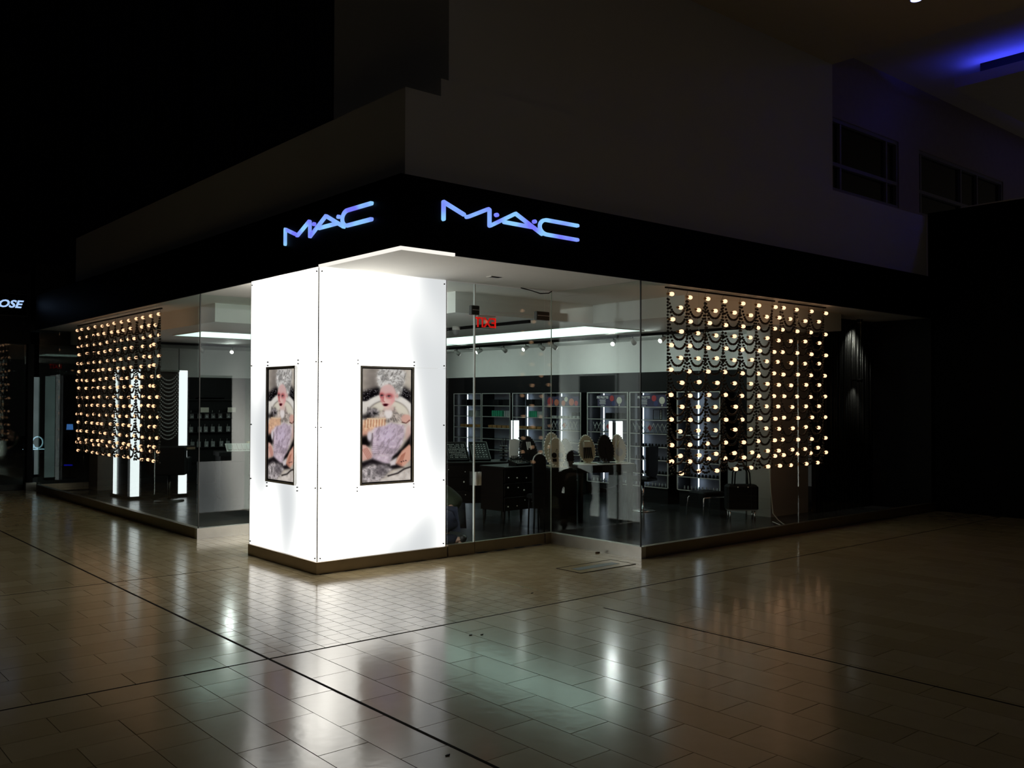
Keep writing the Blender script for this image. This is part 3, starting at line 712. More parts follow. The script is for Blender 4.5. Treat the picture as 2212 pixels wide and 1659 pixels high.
# cartons, compacts and pots
def rowof(n, a, b): return [a+(b-a)*(k+.5)/n for k in range(n)]
def sets(name, mb, mat, cat, what, x, z, groups):
    for ys, where in groups:
        p = item(name, mb(), mat, f'{what} {where}', cat, (0, 0, 0), f'{what}s {where}'); row(p, ys, x, zt_(z))
sets('carton', lambda: MB().bbox(-.05, -.024, 0, .05, .024, .115, .003), 'green', 'carton', 'green carton', 7.38, 1.355,
     [(rowof(5, 7.42, 7.74), 'on the dim shelf unit left of the first white post'), (rowof(4, 6.40, 6.62), 'on the shelf unit right of the first white post')])
sets('carton', lambda: MB().bbox(-.05, -.02, 0, .05, .02, .11, .003), 'grey_item', 'carton', 'grey carton', 7.38, 1.355,
     [(rowof(4, 8.22, 8.52), 'on the farthest left back shelf unit'), (rowof(4, 7.10, 7.38), 'on the dim shelf unit beside green cartons'), (rowof(5, 6.18, 6.38), 'at the right end beside green cartons')])
sets('carton', lambda: MB().bbox(-.05, -.055, 0, .05, .055, .05, .003), 'amber', 'carton', 'flat amber carton', 7.36, 1.13,
     [(rowof(5, 8.05, 8.75), 'on the farthest left back shelf unit'), (rowof(5, 7.12, 7.85), 'on the dim shelf unit under green cartons'), (rowof(5, 6.25, 6.9), 'on the shelf unit right of the first white post')])
p = item('case', MB().bbox(-.07, -.09, 0, .07, .09, .12, .01), 'mblack', 'black case on the top back shelf', 'case', (0, 0, 0), 'black cases on the top shelves')
row(p, [8.3, 8.62, 7.3, 7.6, 6.35, 6.6], 7.38, zt_(1.57))
p = item('palette', MB().bbox(-.05, -.06, 0, .05, .06, .10, .004), 'mblack', 'black palette box on the second back shelf', 'palette', (0, 0, 0), 'black palette boxes on the second shelf')
row(p, [4.30, 4.44, 4.58, 5.3, 5.42], 7.40, zt_(1.355))
POT = MB().lathe([(.018, 0), (.018, .028), (.016, .030), (.016, .045)], 8); POTW = MB().lathe([(.012, 0), (.012, .03), (.009, .032), (.009, .058)], 8)
for (a, b, _), nm in zip(units[4:], ('unit under the first plum card', 'unit right of the glass corner', 'open ended unit behind the bulbs')):
    for z, mb, m, c2 in ((.915, POT, 'mblack', 'dark'), (.70, POTW, 'mblack', 'slim dark'), (.47, POT, 'mblack', 'low dark'), (.26, POTW, 'grey_item', 'pale')):
        tier = {.915: 'middle', .70: 'third lowest', .47: 'second lowest', .26: 'lowest'}[z]
        p = item('cosmetic_pot', mb, m, f'{c2} pot on the {tier} shelf, {nm}', 'pot', (0, 0, 0), f'pots on the {tier} shelf of the {nm}')
        row(p, rowof(10, a+.06, b-.06), 7.31, zt_(z))
p = item('compact', MB().bbox(-.03, -.03, 0, .03, .03, .035, .004), 'silver', 'pale compact in the row on the shelf under the dotted strip', 'compact', (0, 0, 0), 'pale compacts under the dotted strip')
row(p, rowof(8, 5.22, 6.0), 7.33, zt_(1.355))
# lattice boxes (folded triangle display) on the middle shelf
def lattice(label, y0, y1):
    t = thing('lattice_rack', label, 'rack', (7.27, (y0+y1)/2, zt_(1.13))); hw = (y1-y0)/2; m = MB(); n = 4
    for k in range(n):
        a = -hw+2*hw*k/n; d = 2*hw/n
        m.tube([(0, a, .006), (0, a+d/2, .165)], .004, 5); m.tube([(0, a+d/2, .165), (0, a+d, .006)], .004, 5); m.tube([(0, a, .165), (0, a+d/2, .006)], .004, 5); m.tube([(0, a+d/2, .006), (0, a+d, .165)], .004, 5)
    m.build('lattice_bars', 'silver', t); MB().box(-.004, -hw, 0, .05, hw, .006).build('base', 'mblack', t)
    MB().prism([(-.05, .09), (.0, .14), (.05, .09), (0, .04)], .01, .03, 'yz').build('lozenge', 'red', t)
lattice('silver lattice rack with red lozenge below the dotted strip', 5.25, 5.95); lattice('silver lattice rack on the unit with the first plum card', 4.15, 4.85); lattice('silver lattice rack beside the unit with tall black frame', 3.2, 3.92)
def hdr(label, y, wd=.42):
    t = thing('header_card', label, 'sign', (7.238, y, 1.578))
    MB().box(-.004, -wd, 0, 0, wd/2, .19).build('card', 'cardnavy', t)
    textmesh('PRO PALETTES', .058, .001, face_nx(-.006, .09, .150), 'text_white', 'lettering', t, sx=.72, bold=.001)
    m = MB()
    for k in range(5): m.box(-.006, .09-.075+.01*(k % 2), .108-.018*k, -.004, .09+.075-.008*(k % 3), .116-.018*k)
    m.box(-.006, .05, .008, -.004, .13, .014); tagit(m.build('text_lines', 'text_white', t))
    def disc(y_, z_, r_, mt): MB().prism([(y_+r_*math.cos(k*PI/10), z_+r_*math.sin(k*PI/10)) for k in range(20)], -.0065, -.004, 'yz').build('printed_dot', mt, t)
    disc(-.13, .135, .05, 'red'); disc(-.17, .05, .045, 'navy'); disc(-.30, .10, .06, 'cream'); disc(-.30, .02, .015, 'cream')
hdr('plum PRO PALETTES header card left of the glass corner', 4.50); hdr('plum PRO PALETTES header card right of the glass corner', 3.56, .38)
t = thing('picture_strip', 'picture strip of coral and cream dots on the back shelves', 'picture', (7.238, 5.6, 1.578))
MB().box(-.004, -.42, 0, 0, .42, .17).build('card', 'cardnavy', t)
for y_, z_, r_, mt in ((.32, .08, .075, 'red'), (.15, .06, .06, 'coral'), (-.03, .05, .05, 'coral'), (-.1, .12, .045, 'cream'), (-.24, .07, .065, 'coral'), (-.36, .05, .045, 'red'), (.05, .13, .04, 'navy')):
    MB().prism([(y_+r_*math.cos(k*PI/10), z_+r_*math.sin(k*PI/10)) for k in range(20)], -.0065, -.004, 'yz').build('printed_dot', mt, t)
# framed card on the unit right of the glass corner
t = thing('picture_stand', 'black outlined square stand on the lit shelf right of the glass corner', 'stand', (7.40, 3.52, zt_(1.355)))
MB().box(0, -.075, 0, .008, -.068, .165).box(0, .068, 0, .008, .075, .165).box(0, -.068, 0, .008, .068, .007).box(0, -.068, .158, .008, .068, .165).build('frame', 'mblack', t)
for k in range(6): MB().box(-.004, -.105, .012+.026*k, .006, -.085, .028+.026*k).build('swatch', 'white_plastic', t)
MB().box(0, -.112, 0, .01, -.076, .17).build('swatch_strip', 'mblack', t)

# ------------------------------------------------------------------ furniture right of the column
def dresser(label, loc, rz, wd, dp, ht, seed):
    t = thing('drawer_chest', label, 'dresser', loc, rz); r = random.Random(seed); lg = .22
    MB().bbox(-wd/2-.02, -dp/2-.02, ht-.03, wd/2+.02, dp/2+.02, ht, .008).build('top', 'dwood', t)
    MB().box(-wd/2, -dp/2+.02, lg, wd/2, dp/2, ht-.03).build('carcass', 'dwood', t)
    for sx in (-1, 1):
        for sy in (-1, 1): MB().tube([(sx*(wd/2-.03), sy*(dp/2-.04), lg), (sx*(wd/2-.03), sy*(dp/2-.04), lg*.5), (sx*(wd/2-.025), sy*(dp/2-.035), 0)], [.026, .02, .012], 8).build('leg', 'dwood', t)
    n = 3; hh = (ht-.03-lg)/n
    for k in range(n):
        d = MB().bbox(-wd/2+.012, -dp/2, lg+hh*k+.008, wd/2-.012, -dp/2+.02, lg+hh*(k+1)-.008, .004).build('drawer', 'dwood', t)
        for q in range(5):
            MB().ball((-wd/2+wd*(q+.5)/5+r.uniform(-.03, .03), -dp/2-.014, lg+hh*(k+.5)+r.uniform(-.04, .04)), r.choice((.007, .009, .012)), 8, 6).build('knob', 'pearl', d)
    return t
dresser('black chest of drawers with white knobs behind the glass door', (3.78, 2.95, 0), .05, .74, .46, .80, 4)
dresser('farther black chest of drawers under the sloped tester trays', (3.72, 4.0, 0), -.45, 1.34, .5, .80, 9)
def tray(label, loc, rz, wd, rows, cols, mat, ang=38, dp=.38):
    t = thing('tester_tray', label, 'tester tray', loc, rz); a = math.radians(ang)
    M = Matrix.Rotation(a, 4, 'X')
    MB().box(-wd/2, 0, 0, wd/2, dp, .03).rot(M).build('tray', 'mblack', t)
    MB().box(-wd/2, 0, .03, -wd/2+.012, dp, .042).box(wd/2-.012, 0, .03, wd/2, dp, .042).box(-wd/2, dp-.012, .03, wd/2, dp, .042).rot(M).build('rim', 'dark', t)
    MB().prism([(0, 0), (dp*math.cos(a), dp*math.sin(a)), (dp*math.cos(a), 0)], -wd/2+.02, wd/2-.02, 'yz').build('wedge', 'mblack', t)
    m = MB()
    for i in range(rows):
        for j in range(cols):
            if rng.random() < .15: continue
            x, y = -wd/2+.03+(wd-.06)*(j+.5)/cols, .03+(dp-.06)*(i+.5)/rows
            m.box(x-.008, y-.004, .03, x+.008, y+.004, .036)
    tagit(m.rot(M).build('pan_grid', 'silver', t), kind='stuff')
tray('sloped black tester tray next to the column edge', (3.33, 4.10, .80), -.45, .30, 9, 9, 'silver'); tray('middle sloped black tester tray with white pan rows', (3.63, 3.955, .80), -.45, .31, 9, 10, 'silver'); tray('right hand sloped tester tray with larger round pans', (3.93, 3.81, .80), -.45, .27, 7, 5, 'silver')
tray('small low tester tray on the nearer chest of drawers', (3.78, 2.74, .80), .05, .26, 3, 6, 'silver', 14, .17)
# brush stand silhouettes and tiered holders
def holder(label, loc, n, ht, mat, seed):
    t = thing('brush_holder', label, 'holder', loc); r = random.Random(seed)
    MB().lathe([(.05, 0), (.05, .02), (.016, .03), (.016, ht)], 12).build('stand', 'mblack', t)
    for k in range(n): MB().lathe([(.055, 0), (.06, .012), (.05, .018)], 12, (0, 0, .06+(ht-.08)*k/max(1, n-1))).build('tier', mat, t)
    for k in range(6): MB().tube([(.03*math.cos(k), .03*math.sin(k), ht-.02), (.045*math.cos(k), .045*math.sin(k), ht+.06+r.uniform(0, .05))], .005, 5).build('brush', 'mblack', t)
holder('tall tiered black holder before the first pair of white posts', (4.08, 3.10, .80), 6, .36, 'mblack', 1); holder('short tiered holder left of the first pair of white posts', (4.27, 3.73, .80), 4, .22, 'dark', 2)
# oval boards on the table
def oval(label, loc, rz, wd, ht, board, rim, deco):
    t = thing('oval_display', label, 'display board', loc, rz); tl = math.radians(-14); M = Matrix.Translation((0, 0, .0)) @ Matrix.Rotation(tl, 4, 'X')
    E = [(wd/2*math.cos(a)*(1-.12*math.sin(a)), .02+ht/2+ht/2*math.sin(a)) for a in [2*PI*k/28 for k in range(28)]]
    MB().prism(E, -.012, .012).rot(M).build('board', board, t)
    for x, z in E: MB().ball((x*1.03, 0, (z-ht/2)*1.03+ht/2), .0135, 8, 6).rot(M).build('pearl', rim, t)
    MB().prism([(0, 0), (.10, 0), (.03, .22)], -.01, .01, 'yz').build('strut', board, t)
    b = MB().bbox(-wd*.42, -.07, -.0, wd*.42, .10, .010, .004).build('foot', board, t)
    def disc(x, z, r_, mt, rz_=None): MB().prism([(x+r_*math.cos(k*PI/9), z+(rz_ or r_)*math.sin(k*PI/9)) for k in range(18)], -.017, -.0125).rot(M).build('pan', mt, t)
    if deco == 'palette':
        disc(-.045, .155, .036, 'mblack'); disc(.045, .155, .036, 'mblack'); MB().prism([(-.02, .20), (.02, .20), (0, .24)], -.017, -.0125).rot(M).build('pan', 'dark', t)
        for x in (-.045, .045): MB().prism([(x-.028, .07), (x+.028, .07), (x+.028, .11), (x-.028, .11)], -.017, -.0125).rot(M).build('pan', 'mblack', t)
    elif deco == 'brush':
        MB().bbox(-.07, -.05, .22, .07, -.013, .32, .02).rot(M).build('puff', 'ivory', t)
        for k in range(5): MB().tube([(-.06+.03*k, -.02, .07), (-.05+.025*k, -.025, .23)], .008, 6).rot(M).build('brush', 'mblack', t)
    elif deco == 'strips':
        for k in range(3): MB().prism([(-.03+.026*k, .20), (-.012+.026*k, .20), (-.018+.026*k, .31), (-.036+.026*k, .31)], -.017, -.0125).rot(M).build('strip', 'white_plastic', t)
    elif deco == 'mirror':
        disc(0, .15, .055, 'grey_item', .06); MB().tube([(-.03, -.016, .23), (.02, -.016, .31)], .008, 6).rot(M).build('brush', 'gold', t)
RZT = -.35
oval('ivory oval board with dark palette pans at the glass corner', (3.95, 2.24, .80), RZT, .23, .36, 'ivory', 'pearl', 'palette')
oval('ivory oval board half hidden behind the palette board', (4.07, 2.44, .80), RZT, .24, .42, 'ivory', 'pearl', 'plain')
oval('black oval board left of the ivory brush board', (4.30, 2.42, .75), RZT, .20, .38, 'mblack', 'bead', 'plain')
oval('ivory oval board with a puff and brushes on the table', (4.76, 2.49, .80), RZT, .24, .37, 'ivory', 'pearl', 'brush')
oval('black oval board between two ivory boards', (5.04, 2.40, .80), RZT, .24, .37, 'mblack', 'bead', 'plain')
oval('ivory oval board with a round mirror at the table end', (5.27, 2.37, .80), RZT, .22, .37, 'ivory', 'pearl', 'mirror')
oval('black arched board with three pale strips on the chest of drawers', (4.02, 2.86, .80), -.2, .24, .36, 'mblack', 'bead', 'strips')
t = thing('brush_roll', 'pale crumpled brush roll standing beside the arched black board', 'brush roll', (3.86, 2.99, .80), -.2)
pts = [(-.07+.02*(k % 3), .08+.05*k) for k in range(5)]
MB().prism([(-.08, .10), (-.02, .08), (.05, .10), (.07, .20), (.10, .33), (.02, .35), (-.05, .34), (-.07, .22)], -.012, .012).rot(Matrix.Rotation(-.2, 4, 'X')).build('cloth', 'white_plastic', t)
for k in range(5): MB().tube([(-.06+.028*k, 0, 0), (-.055+.026*k, .0, .12)], .005, 5).build('brush', 'dwood', t)
t = thing('display_stand', 'small black stand under the palette board', 'stand', (4.00, 2.35, 0), RZT)
MB().bbox(-.16, -.22, .76, .16, .26, .799, .006).build('top', 'mblack', t); MB().box(-.13, -.19, .0, .13, .22, .76).build('body', 'dwood', t)
t = thing('plinth_block', 'black plinth block under the plain black oval board', 'plinth', (4.31, 2.45, 0), RZT)
MB().bbox(-.10, -.11, 0, .10, .13, .749, .006).build('block', 'dwood', t)
t = thing('display_table', 'black display table with white slab under the oval boards', 'table', (5.02, 2.48, 0), RZT)
MB().bbox(-.46, -.20, .68, .44, .22, .788, .01).build('top', 'dwood', t); MB().bbox(-.46, -.21, .788, .40, .21, .7995, .004).build('white_slab', 'white_plastic', t)
for x in (-.40, .36):
    for y in (-.15, .17): MB().tube([(x, y, .68), (x, y, .3), (x, y, 0)], [.045, .042, .038], 8).build('leg', 'dwood', t)
MB().prism([(-.28, .40), (.22, .40), (.22, .52), (.12, .47), (-.02, .45), (-.16, .48), (-.28, .54)], -.13, -.10).build('apron', 'dwood', t)
for k in range(4): item('glass_vial', MB().lathe([(.012, 0), (.012, .05), (.006, .055), (.006, .075)], 8), 'clear', 'small clear vial before the ivory brush board', 'vial', (4.80+.045*k, 2.36-.015*k, .8005), 'clear vials on the white slab')
# curved-back chair at the glass corner
t = thing('salon_chair', 'narrow black chair with rounded pale rimmed back at the glass corner', 'chair', (3.57, 2.19, 0), -.3)
MB().prism([(.085*math.cos(a), .90+.085*math.sin(a)) for a in [PI*k/12 for k in range(13)]]+[(-.085, .30), (.085, .30)], -.03, .03).build('backrest', 'mblack', t)
MB().tube([(.088*math.cos(a), -.012, .90+.088*math.sin(a)) for a in [PI*k/12 for k in range(5, 13)]], .010, 6).build('rim', 'alum', t)
MB().bbox(-.09, .03, .42, .09, .20, .47, .015).build('seat', 'mblack', t)
for x in (-.06, .06):
    for y in (.0, .17): MB().tube([(x, y, .42), (x*1.2, y, 0)], .012, 6).build('leg', 'mblack', t)
t = thing('podium', 'black slab topped podium hidden beside the crouching person', 'podium', (1.685, 1.88, 0), 0)
MB().bbox(-.04, -.04, 0, .04, .04, .70, .004).build('post', 'mblack', t); MB().bbox(-.115, -.09, .70, .115, .09, .82, .006).build('slab', 'mblack', t)
# half-height white posts: dark pedestal, two lit faces with a dark corner between
def halfpost(label, loc, rz, w1_, w2_, gap):
    t = thing('light_post', label, 'light post', loc, rz)
    MB().box(-w1_-gap, -.03, 0, w2_, .06, .80).build('pedestal', 'mblack', t); MB().box(-gap, -.005, .80, 0, .05, 1.34).build('core', 'mblack', t)
    MB().bbox(-w1_-gap, -.03, .80, -gap, .03, 1.36, .003).build('lit_face', 'post', t); MB().bbox(0, -.03, .80, w2_, .03, 1.36, .003).build('lit_face', 'post', t)
halfpost('white glowing post behind the tiered black holder', (5.04, 4.40, 0), -.7, .025, .085, .015)
halfpost('white glowing post behind the black oval board', (5.97, 3.10, 0), -.7, .05, .10, .055)
# black chair shell, chrome stool, tote, pillar cable
t = thing('shell_chair', 'black shell chair edge right of the glass corner', 'chair', (6.34, 2.70, 0), .3)
MB().prism([(-.16, .55), (.08, .50), (.17, .58), (.19, .98), (-.17, .98)], -.02, .03).build('backrest', 'mblack', t); MB().bbox(-.18, -.02, .46, .18, .34, .52, .03).build('seat', 'mblack', t)
MB().tube([(0, .15, .03), (0, .15, .46)], .022, 8).build('stem', 'chrome', t); MB().lathe([(.2, 0), (.19, .02), (.03, .035)], 16, (0, .15, 0)).build('foot', 'chrome', t)
t = thing('stool', 'low stool with thin chrome legs before the open ended shelf', 'stool', (6.55, 1.85, 0), -.2)
MB().bbox(-.2, -.18, .30, .2, .18, .36, .02).build('seat', 'mblack', t)
for x in (-1, 1):
    for y in (-1, 1): MB().tube([(x*.17, y*.15, .30), (x*.20, y*.17, .26), (x*.22, y*.19, 0)], .010, 8).build('leg', 'chrome', t)
MB().tube([(-.19, -.17, .28), (.19, -.17, .28)], .008, 6).build('crossbar', 'chrome', t)
t = thing('tote_bag', 'black tote bag with two tall handles left of the right pillar', 'bag', (6.55, 1.25, 0), -.75)
MB().bbox(-.22, -.12, .16, .22, .12, .50, .03).build('body', 'mblack', t)
for y in (-.09, .09): MB().tube([(-.11, y, .48), (-.10, y, .66), (-.05, y, .76), (.05, y, .76), (.10, y, .66), (.11, y, .48)], .010, 8).build('handle', 'mblack', t)
for x in (-.07, .07): MB().ball((x, -.128, .47), .010, 8, 6).build('stud', 'pearl', t)
MB().box(-.2, -.1, .14, .2, .1, .16).build('base_tray', 'alum', t)
for x in (-.17, .17):
    for y in (-.08, .08): MB().tube([(x, y, .14), (x, y, 0)], .012, 8).build('caster', 'chrome', t)
single('backdrop_card', MB().bbox(-.012, -.16, 0, .012, .16, .76, .003), 'grey_item', 'grey card standing upright behind the black tote bag', 'card', (7.22, 1.80, 0))
single('cable', MB().tube([(7.0, 1.10, .86), (7.02, 1.08, .4), (6.98, 1.02, .08), (6.86, .86, .015), (6.6, .62, .012), (6.35, .36, .012), (6.22, .30, .02), (6.3, .45, .03), (6.52, .72, .03)], .008, 6), 'cable', 'pale looped cable on the floor before the right pillar', 'cable')
single('plug', MB().tube([(6.95, .36, .014), (7.03, .36, .014)], .014, 6), 'white_plastic', 'small white plug on the floor inside the right window', 'plug')

# ------------------------------------------------------------------ left half of the shop: vanity island, chair, counter, rear rack
t = thing('vanity_station', 'black mirrored vanity island with glowing white corner posts', 'vanity', (1.33, 9.75, 0))
def vpost(x0, y0, x1, y1): MB().bbox(x0, y0, .05, x1, y1, 2.18, .004).build('lit_post', 'post', t)
vpost(-.485, -.44, -.345, -.40); vpost(.32, -.44, .46, -.40); vpost(-.53, .20, -.49, .34)
MB().box(-.54, -.48, 0, .47, .46, .05).build('plinth', 'mblack', t); MB().box(-.46, -.36, .05, .44, .44, 2.16).build('core', 'black', t)
MB().box(-.345, -.41, .05, .32, -.36, 2.16).build('front_panel', 'black', t); MB().box(-.51, -.36, .05, -.46, .20, 2.16).build('side_panel', 'black', t)
o = MB().bbox(-.34, -.62, .80, .55, -.45, .88, .006).build('ledge', 'dwood', t); MB().box(.30, -.60, .82, .53, -.625, .86).build('ledge_front', 'bronze', o)
t = thing('bead_curtain', 'unlit dark bead swag strip hanging before the vanity panel', 'bead curtain', (1.42, 9.25, 0))
MB().box(-.16, -.01, 2.15, .20, .01, 2.18).build('top_rail', 'dark', t)
bd = MB()
for k in range(16):
    for i in range(15):
        u = i/14; bd.ball((-.15+.33*u, 0, 2.13-.067*k-.13*(1-abs(2*u-1)**2.2)), .013, 6, 4)
tagit(bd.build('bead_string', 'grey_item', t), kind='stuff')
bpy.data.objects[bd and t.children[-1].name].active_material = pm('dull pewter bead', (.10, .10, .09), .35, .3)
t = thing('makeup_chair', 'black boxy makeup chair before the mirrored vanity island', 'chair', (1.18, 8.55, 0), -.5)
MB().bbox(-.30, -.10, .46, .30, -.02, .92, .03).build('backrest', 'mblack', t); MB().bbox(-.26, -.02, .44, .26, .40, .56, .03).build('seat', 'mblack', t)
for s in (-1, 1): MB().bbox(s*.29-.035, -.02, .50, s*.29+.035, .36, .72, .015).build('armrest', 'mblack', t)
MB().tube([(0, .18, .03), (0, .18, .44)], .03, 10).build('stem', 'dark', t); MB().lathe([(.24, 0), (.23, .02), (.04, .035)], 20, (0, .18, 0)).build('foot', 'dark', t)
t = thing('counter', 'dark counter behind the left return glass', 'counter', (2.65, 8.6, 0), -.2)
MB().bbox(-.6, -.25, .72, .6, .25, .79, .008).build('top', 'mblack', t); MB().box(-.57, -.22, .06, .57, .22, .72).build('body', 'mblack', t); MB().box(-.54, -.19, 0, .54, .19, .06).build('plinth', 'mblack', t)
t = thing('stepped_riser', 'gold stepped riser on the counter behind the left glass', 'riser', (2.78, 8.60, .79), -.2)
for k in range(4): MB().box(-.20+.10*k, -.06, 0, -.10+.10*k, .06, .16+.085*k).build('step', 'gold', t)
t = thing('tilted_rack', 'silver tilted card rack at the front of the counter', 'rack', (2.36, 8.42, .79), -.2)
M = Matrix.Rotation(math.radians(35), 4, 'X')
MB().box(-.22, 0, 0, .22, .22, .012).rot(M).build('tray', 'alum', t)
for k in range(5): MB().box(-.19+.08*k, .03, .014, -.13+.08*k, .19, .03).rot(M).build('card', 'silver', t)
t = thing('rear_display', 'tall black brush display on the rear wall behind the left glass', 'display', (3.2, 11.80, 0))
MB().box(-.55, -.03, .40, .50, .05, 2.1).build('board', 'mblack', t)
for k, z in enumerate((1.68, 1.30, 1.02, .72)): MB().box(-.5, -.16, z-.012, .46, -.03, z).build('ledge', 'black', t)
MB().box(-.3, -.03, 1.69, .3, -.025, 1.72).build('light_line', 'alum', t)
p = thing('brush_pack', 'small clear brush pack with white tag on the rear display', 'brush', (2.8, 11.70, 1.302), 0, 'brush packs on the rear display')
MB().bbox(-.04, -.012, 0, .04, .012, .11, .004).build('pack', 'grey_item', p); MB().box(-.01, -.016, .02, .012, -.0125, .045).build('tag', 'text_white', p); MB().tube([(-.03, -.014, .02), (-.02, -.014, .16)], .004, 5).build('brush', 'silver', p)
for z in (1.302, 1.022, .722):
    for k in range(6):
        w_ = {1.302: 'top', 1.022: 'middle', .722: 'bottom'}[z]; g_ = f'brush packs on the {w_} ledge of the rear display'; lb_ = f'small clear brush pack with white tag on the {w_} ledge of the rear display'
        if (z, k) == (1.302, 0): p['label'] = lb_; p['group'] = g_
        else: dup(p, (2.80+.15*k+rng.uniform(-.02, .02), 11.70, z), None, lb_, g_)
for k, x in enumerate((3.03, 3.60)): item('shelf_card', MB().bbox(-.085, -.004, 0, .085, .004, .10, .001), 'cream', ('left' if k == 0 else 'right')+' plain cream card on the rear display', 'card', (x, 11.615, 1.4205), None)
t2 = [MB().box(-.55, -.215, 1.395, .50, -.16, 1.42).build('card_rail', 'mblack', t)]

# ------------------------------------------------------------------ crouching person
def skin(name, verts, edges, radii, mat, parent, sub=2, root=0):
    me = bpy.data.meshes.new(name); me.from_pydata([tuple(v) for v in verts], edges, [])
    o = bpy.data.objects.new(name, me); COL.objects.link(o); o.parent = parent
    md = o.modifiers.new('skin', 'SKIN'); md.use_smooth_shade = True
    for i, r in enumerate(radii):
        sv = me.skin_vertices[0].data[i]; sv.radius = (r, r) if isinstance(r, (int, float)) else r; sv.use_root = (i == root)
    s_ = o.modifiers.new('sub', 'SUBSURF'); s_.levels = sub; s_.render_levels = sub
    me.materials.append(MT[mat]); return o
pr = thing('person', 'person in olive jacket and navy jeans crouching behind the glass door', 'person', (2.10, 1.98, 0))
Fv, Sv = Vector((-.66, .75, 0)).normalized(), Vector((.75, .66, 0)).normalized()
def Q(f, s, z): return Fv*f+Sv*s+Vector((0, 0, z))
V = [Q(0, 0, .36), Q(.10, 0, .48), Q(.24, 0, .62), Q(.36, 0, .71), Q(.43, 0, .76), Q(.50, 0, .82), Q(.53, 0, .90)]      # 0-6 spine, neck, head
R_ = [.13, .125, .135, .12, .05, .085, .075]
Eg = [(i, i+1) for i in range(6)]
def limb(pts, rad, start):
    a = start
    for p_, r_ in zip(pts, rad): V.append(p_); R_.append(r_); Eg.append((a, len(V)-1)); a = len(V)-1
    return a
for s in (-1, 1):
    h_ = limb([Q(.33, s*.17, .66), Q(.42, s*.20, .42), Q(.56, s*.10, .34), Q(.60, s*.08, .33)], [.058, .042, .032, .034], 3)
    for k, (df, ds) in enumerate(((.09, -.02), (.10, -.005), (.095, .012), (.08, .026))): limb([Q(.60+df*.6, s*.08+ds, .32), Q(.60+df, s*.08+ds, .29)], [.009, .008], h_)
    limb([Q(.63, s*.08-s*.04, .34), Q(.66, s*.08-s*.05, .32)], [.010, .008], h_)
limb([Q(.05, .10, .33), Q(.34, .14, .40), Q(.20, .13, .22), Q(.12, .13, .07), Q(.28, .14, .035)], [.095, .062, .055, .036, .035], 0)
limb([Q(.05, -.10, .33), Q(.26, -.14, .08), Q(.05, -.13, .07), Q(-.10, -.13, .09), Q(-.06, -.13, .03)], [.095, .062, .052, .036, .034], 0)
body = skin('body', V, Eg, R_, 'skin', pr)
jv = [Q(-.02, 0, .40), Q(.09, 0, .50), Q(.24, 0, .63), Q(.36, 0, .71), Q(.40, 0, .735)]; jr = [.155, .15, .155, .135, .075]; je = [(0, 1), (1, 2), (2, 3), (3, 4)]
for s in (-1, 1):
    n0 = len(jv); jv += [Q(.33, s*.18, .66), Q(.42, s*.205, .42), Q(.53, s*.12, .35)]; jr += [.075, .056, .044]; je += [(3, n0), (n0, n0+1), (n0+1, n0+2)]
skin('jacket', jv, je, jr, 'olive', pr)
tv = [Q(.0, 0, .355)]; tr = [.150]; te = []
for pts in ([Q(.05, .10, .33), Q(.34, .14, .40), Q(.20, .13, .22), Q(.13, .13, .11)], [Q(.05, -.10, .33), Q(.26, -.14, .085), Q(.05, -.13, .085), Q(-.06, -.13, .09)]):
    n0 = len(tv); tv += pts; tr += [.115, .08, .066, .05]; te += [(0, n0), (n0, n0+1), (n0+1, n0+2), (n0+2, n0+3)]
skin('jeans', tv, te, tr, 'denim', pr)
for a, b in ((Q(.10, .13, .05), Q(.30, .14, .042)), (Q(-.12, -.13, .14), Q(-.08, -.13, .05))):
    skin('shoe', [a, (a+b)/2, b], [(0, 1), (1, 2)], [.048, .046, .04], 'shoe', pr)
MB().ball(Q(.525, 0, .905), .098, 12, 8).build('hair', 'hair', pr)
for s in (-1, 1): MB().ball(Q(.605, s*.03, .845), .012, 8, 6).build('eye', 'white_plastic', pr)

# ------------------------------------------------------------------ neighbour shop at far left
struct('wall_left', MB().box(-9, 12.3, 2.7, -.02, 12.6, 4.0).box(-.05, 12.3, 0, .05, 12.6, 2.7).box(.05, 12.3, ZS, .6, 12.6, 4.2), 'mblack')
struct('wall_neighbour_back', MB().box(-9, 18.5, 0, 6, 18.7, 3.6).box(2.6, 12.05, 0, 2.7, 18.5, 3.6).box(-9, 12.6, 3.2, 6, 18.5, 3.3), 'mblack')
w11 = winroot('window_11', MB().box(-8, 12.36, 0, -.05, 12.42, .1), 'dark')
for a, b in ((-8, -5.5), (-5.5, -3), (-3, -1.2), (-1.2, -.05)): pane_y(a, b, 12.38, .1, 2.7, w11)
t = thing('sign_box', 'black box sign with pale blue BOSE lettering at far left', 'sign', (-.72, 12.3, 3.21))
MB().box(-.85, -.10, 0, .62, 0, .39).build('box', 'fascia', t); MB().box(-.86, -.11, .39, .63, 0, .40).box(-.86, -.11, -.01, .63, 0, 0).box(.62, -.11, 0, .63, 0, .39).build('edge_trim', 'dark', t)
textmesh('BOSE', .19, .004, face_ny(.26, -.106, .20), 'bose', 'letters', t, shear=.3, sx=1.15, bold=.006)
single('base_block', MB().bbox(-.09, -.05, 0, .09, .05, .14, .004), 'steel', 'pale metal block at the foot of the neighbouring glass', 'block', (-.01, 12.2, 0))
def dpost(label, x, y, wd):
    t = thing('reflected_post', label, 'light post', (x, y, 0)); MB().bbox(-wd/2, -.015, .05, wd/2, .015, 2.16, .003).build('lit_body', 'dimpost', t); MB().box(-wd/2-.01, -.06, 0, wd/2+.01, .06, .05).build('foot', 'mblack', t)  # added glowing body in place of a lit vanity post's reflection
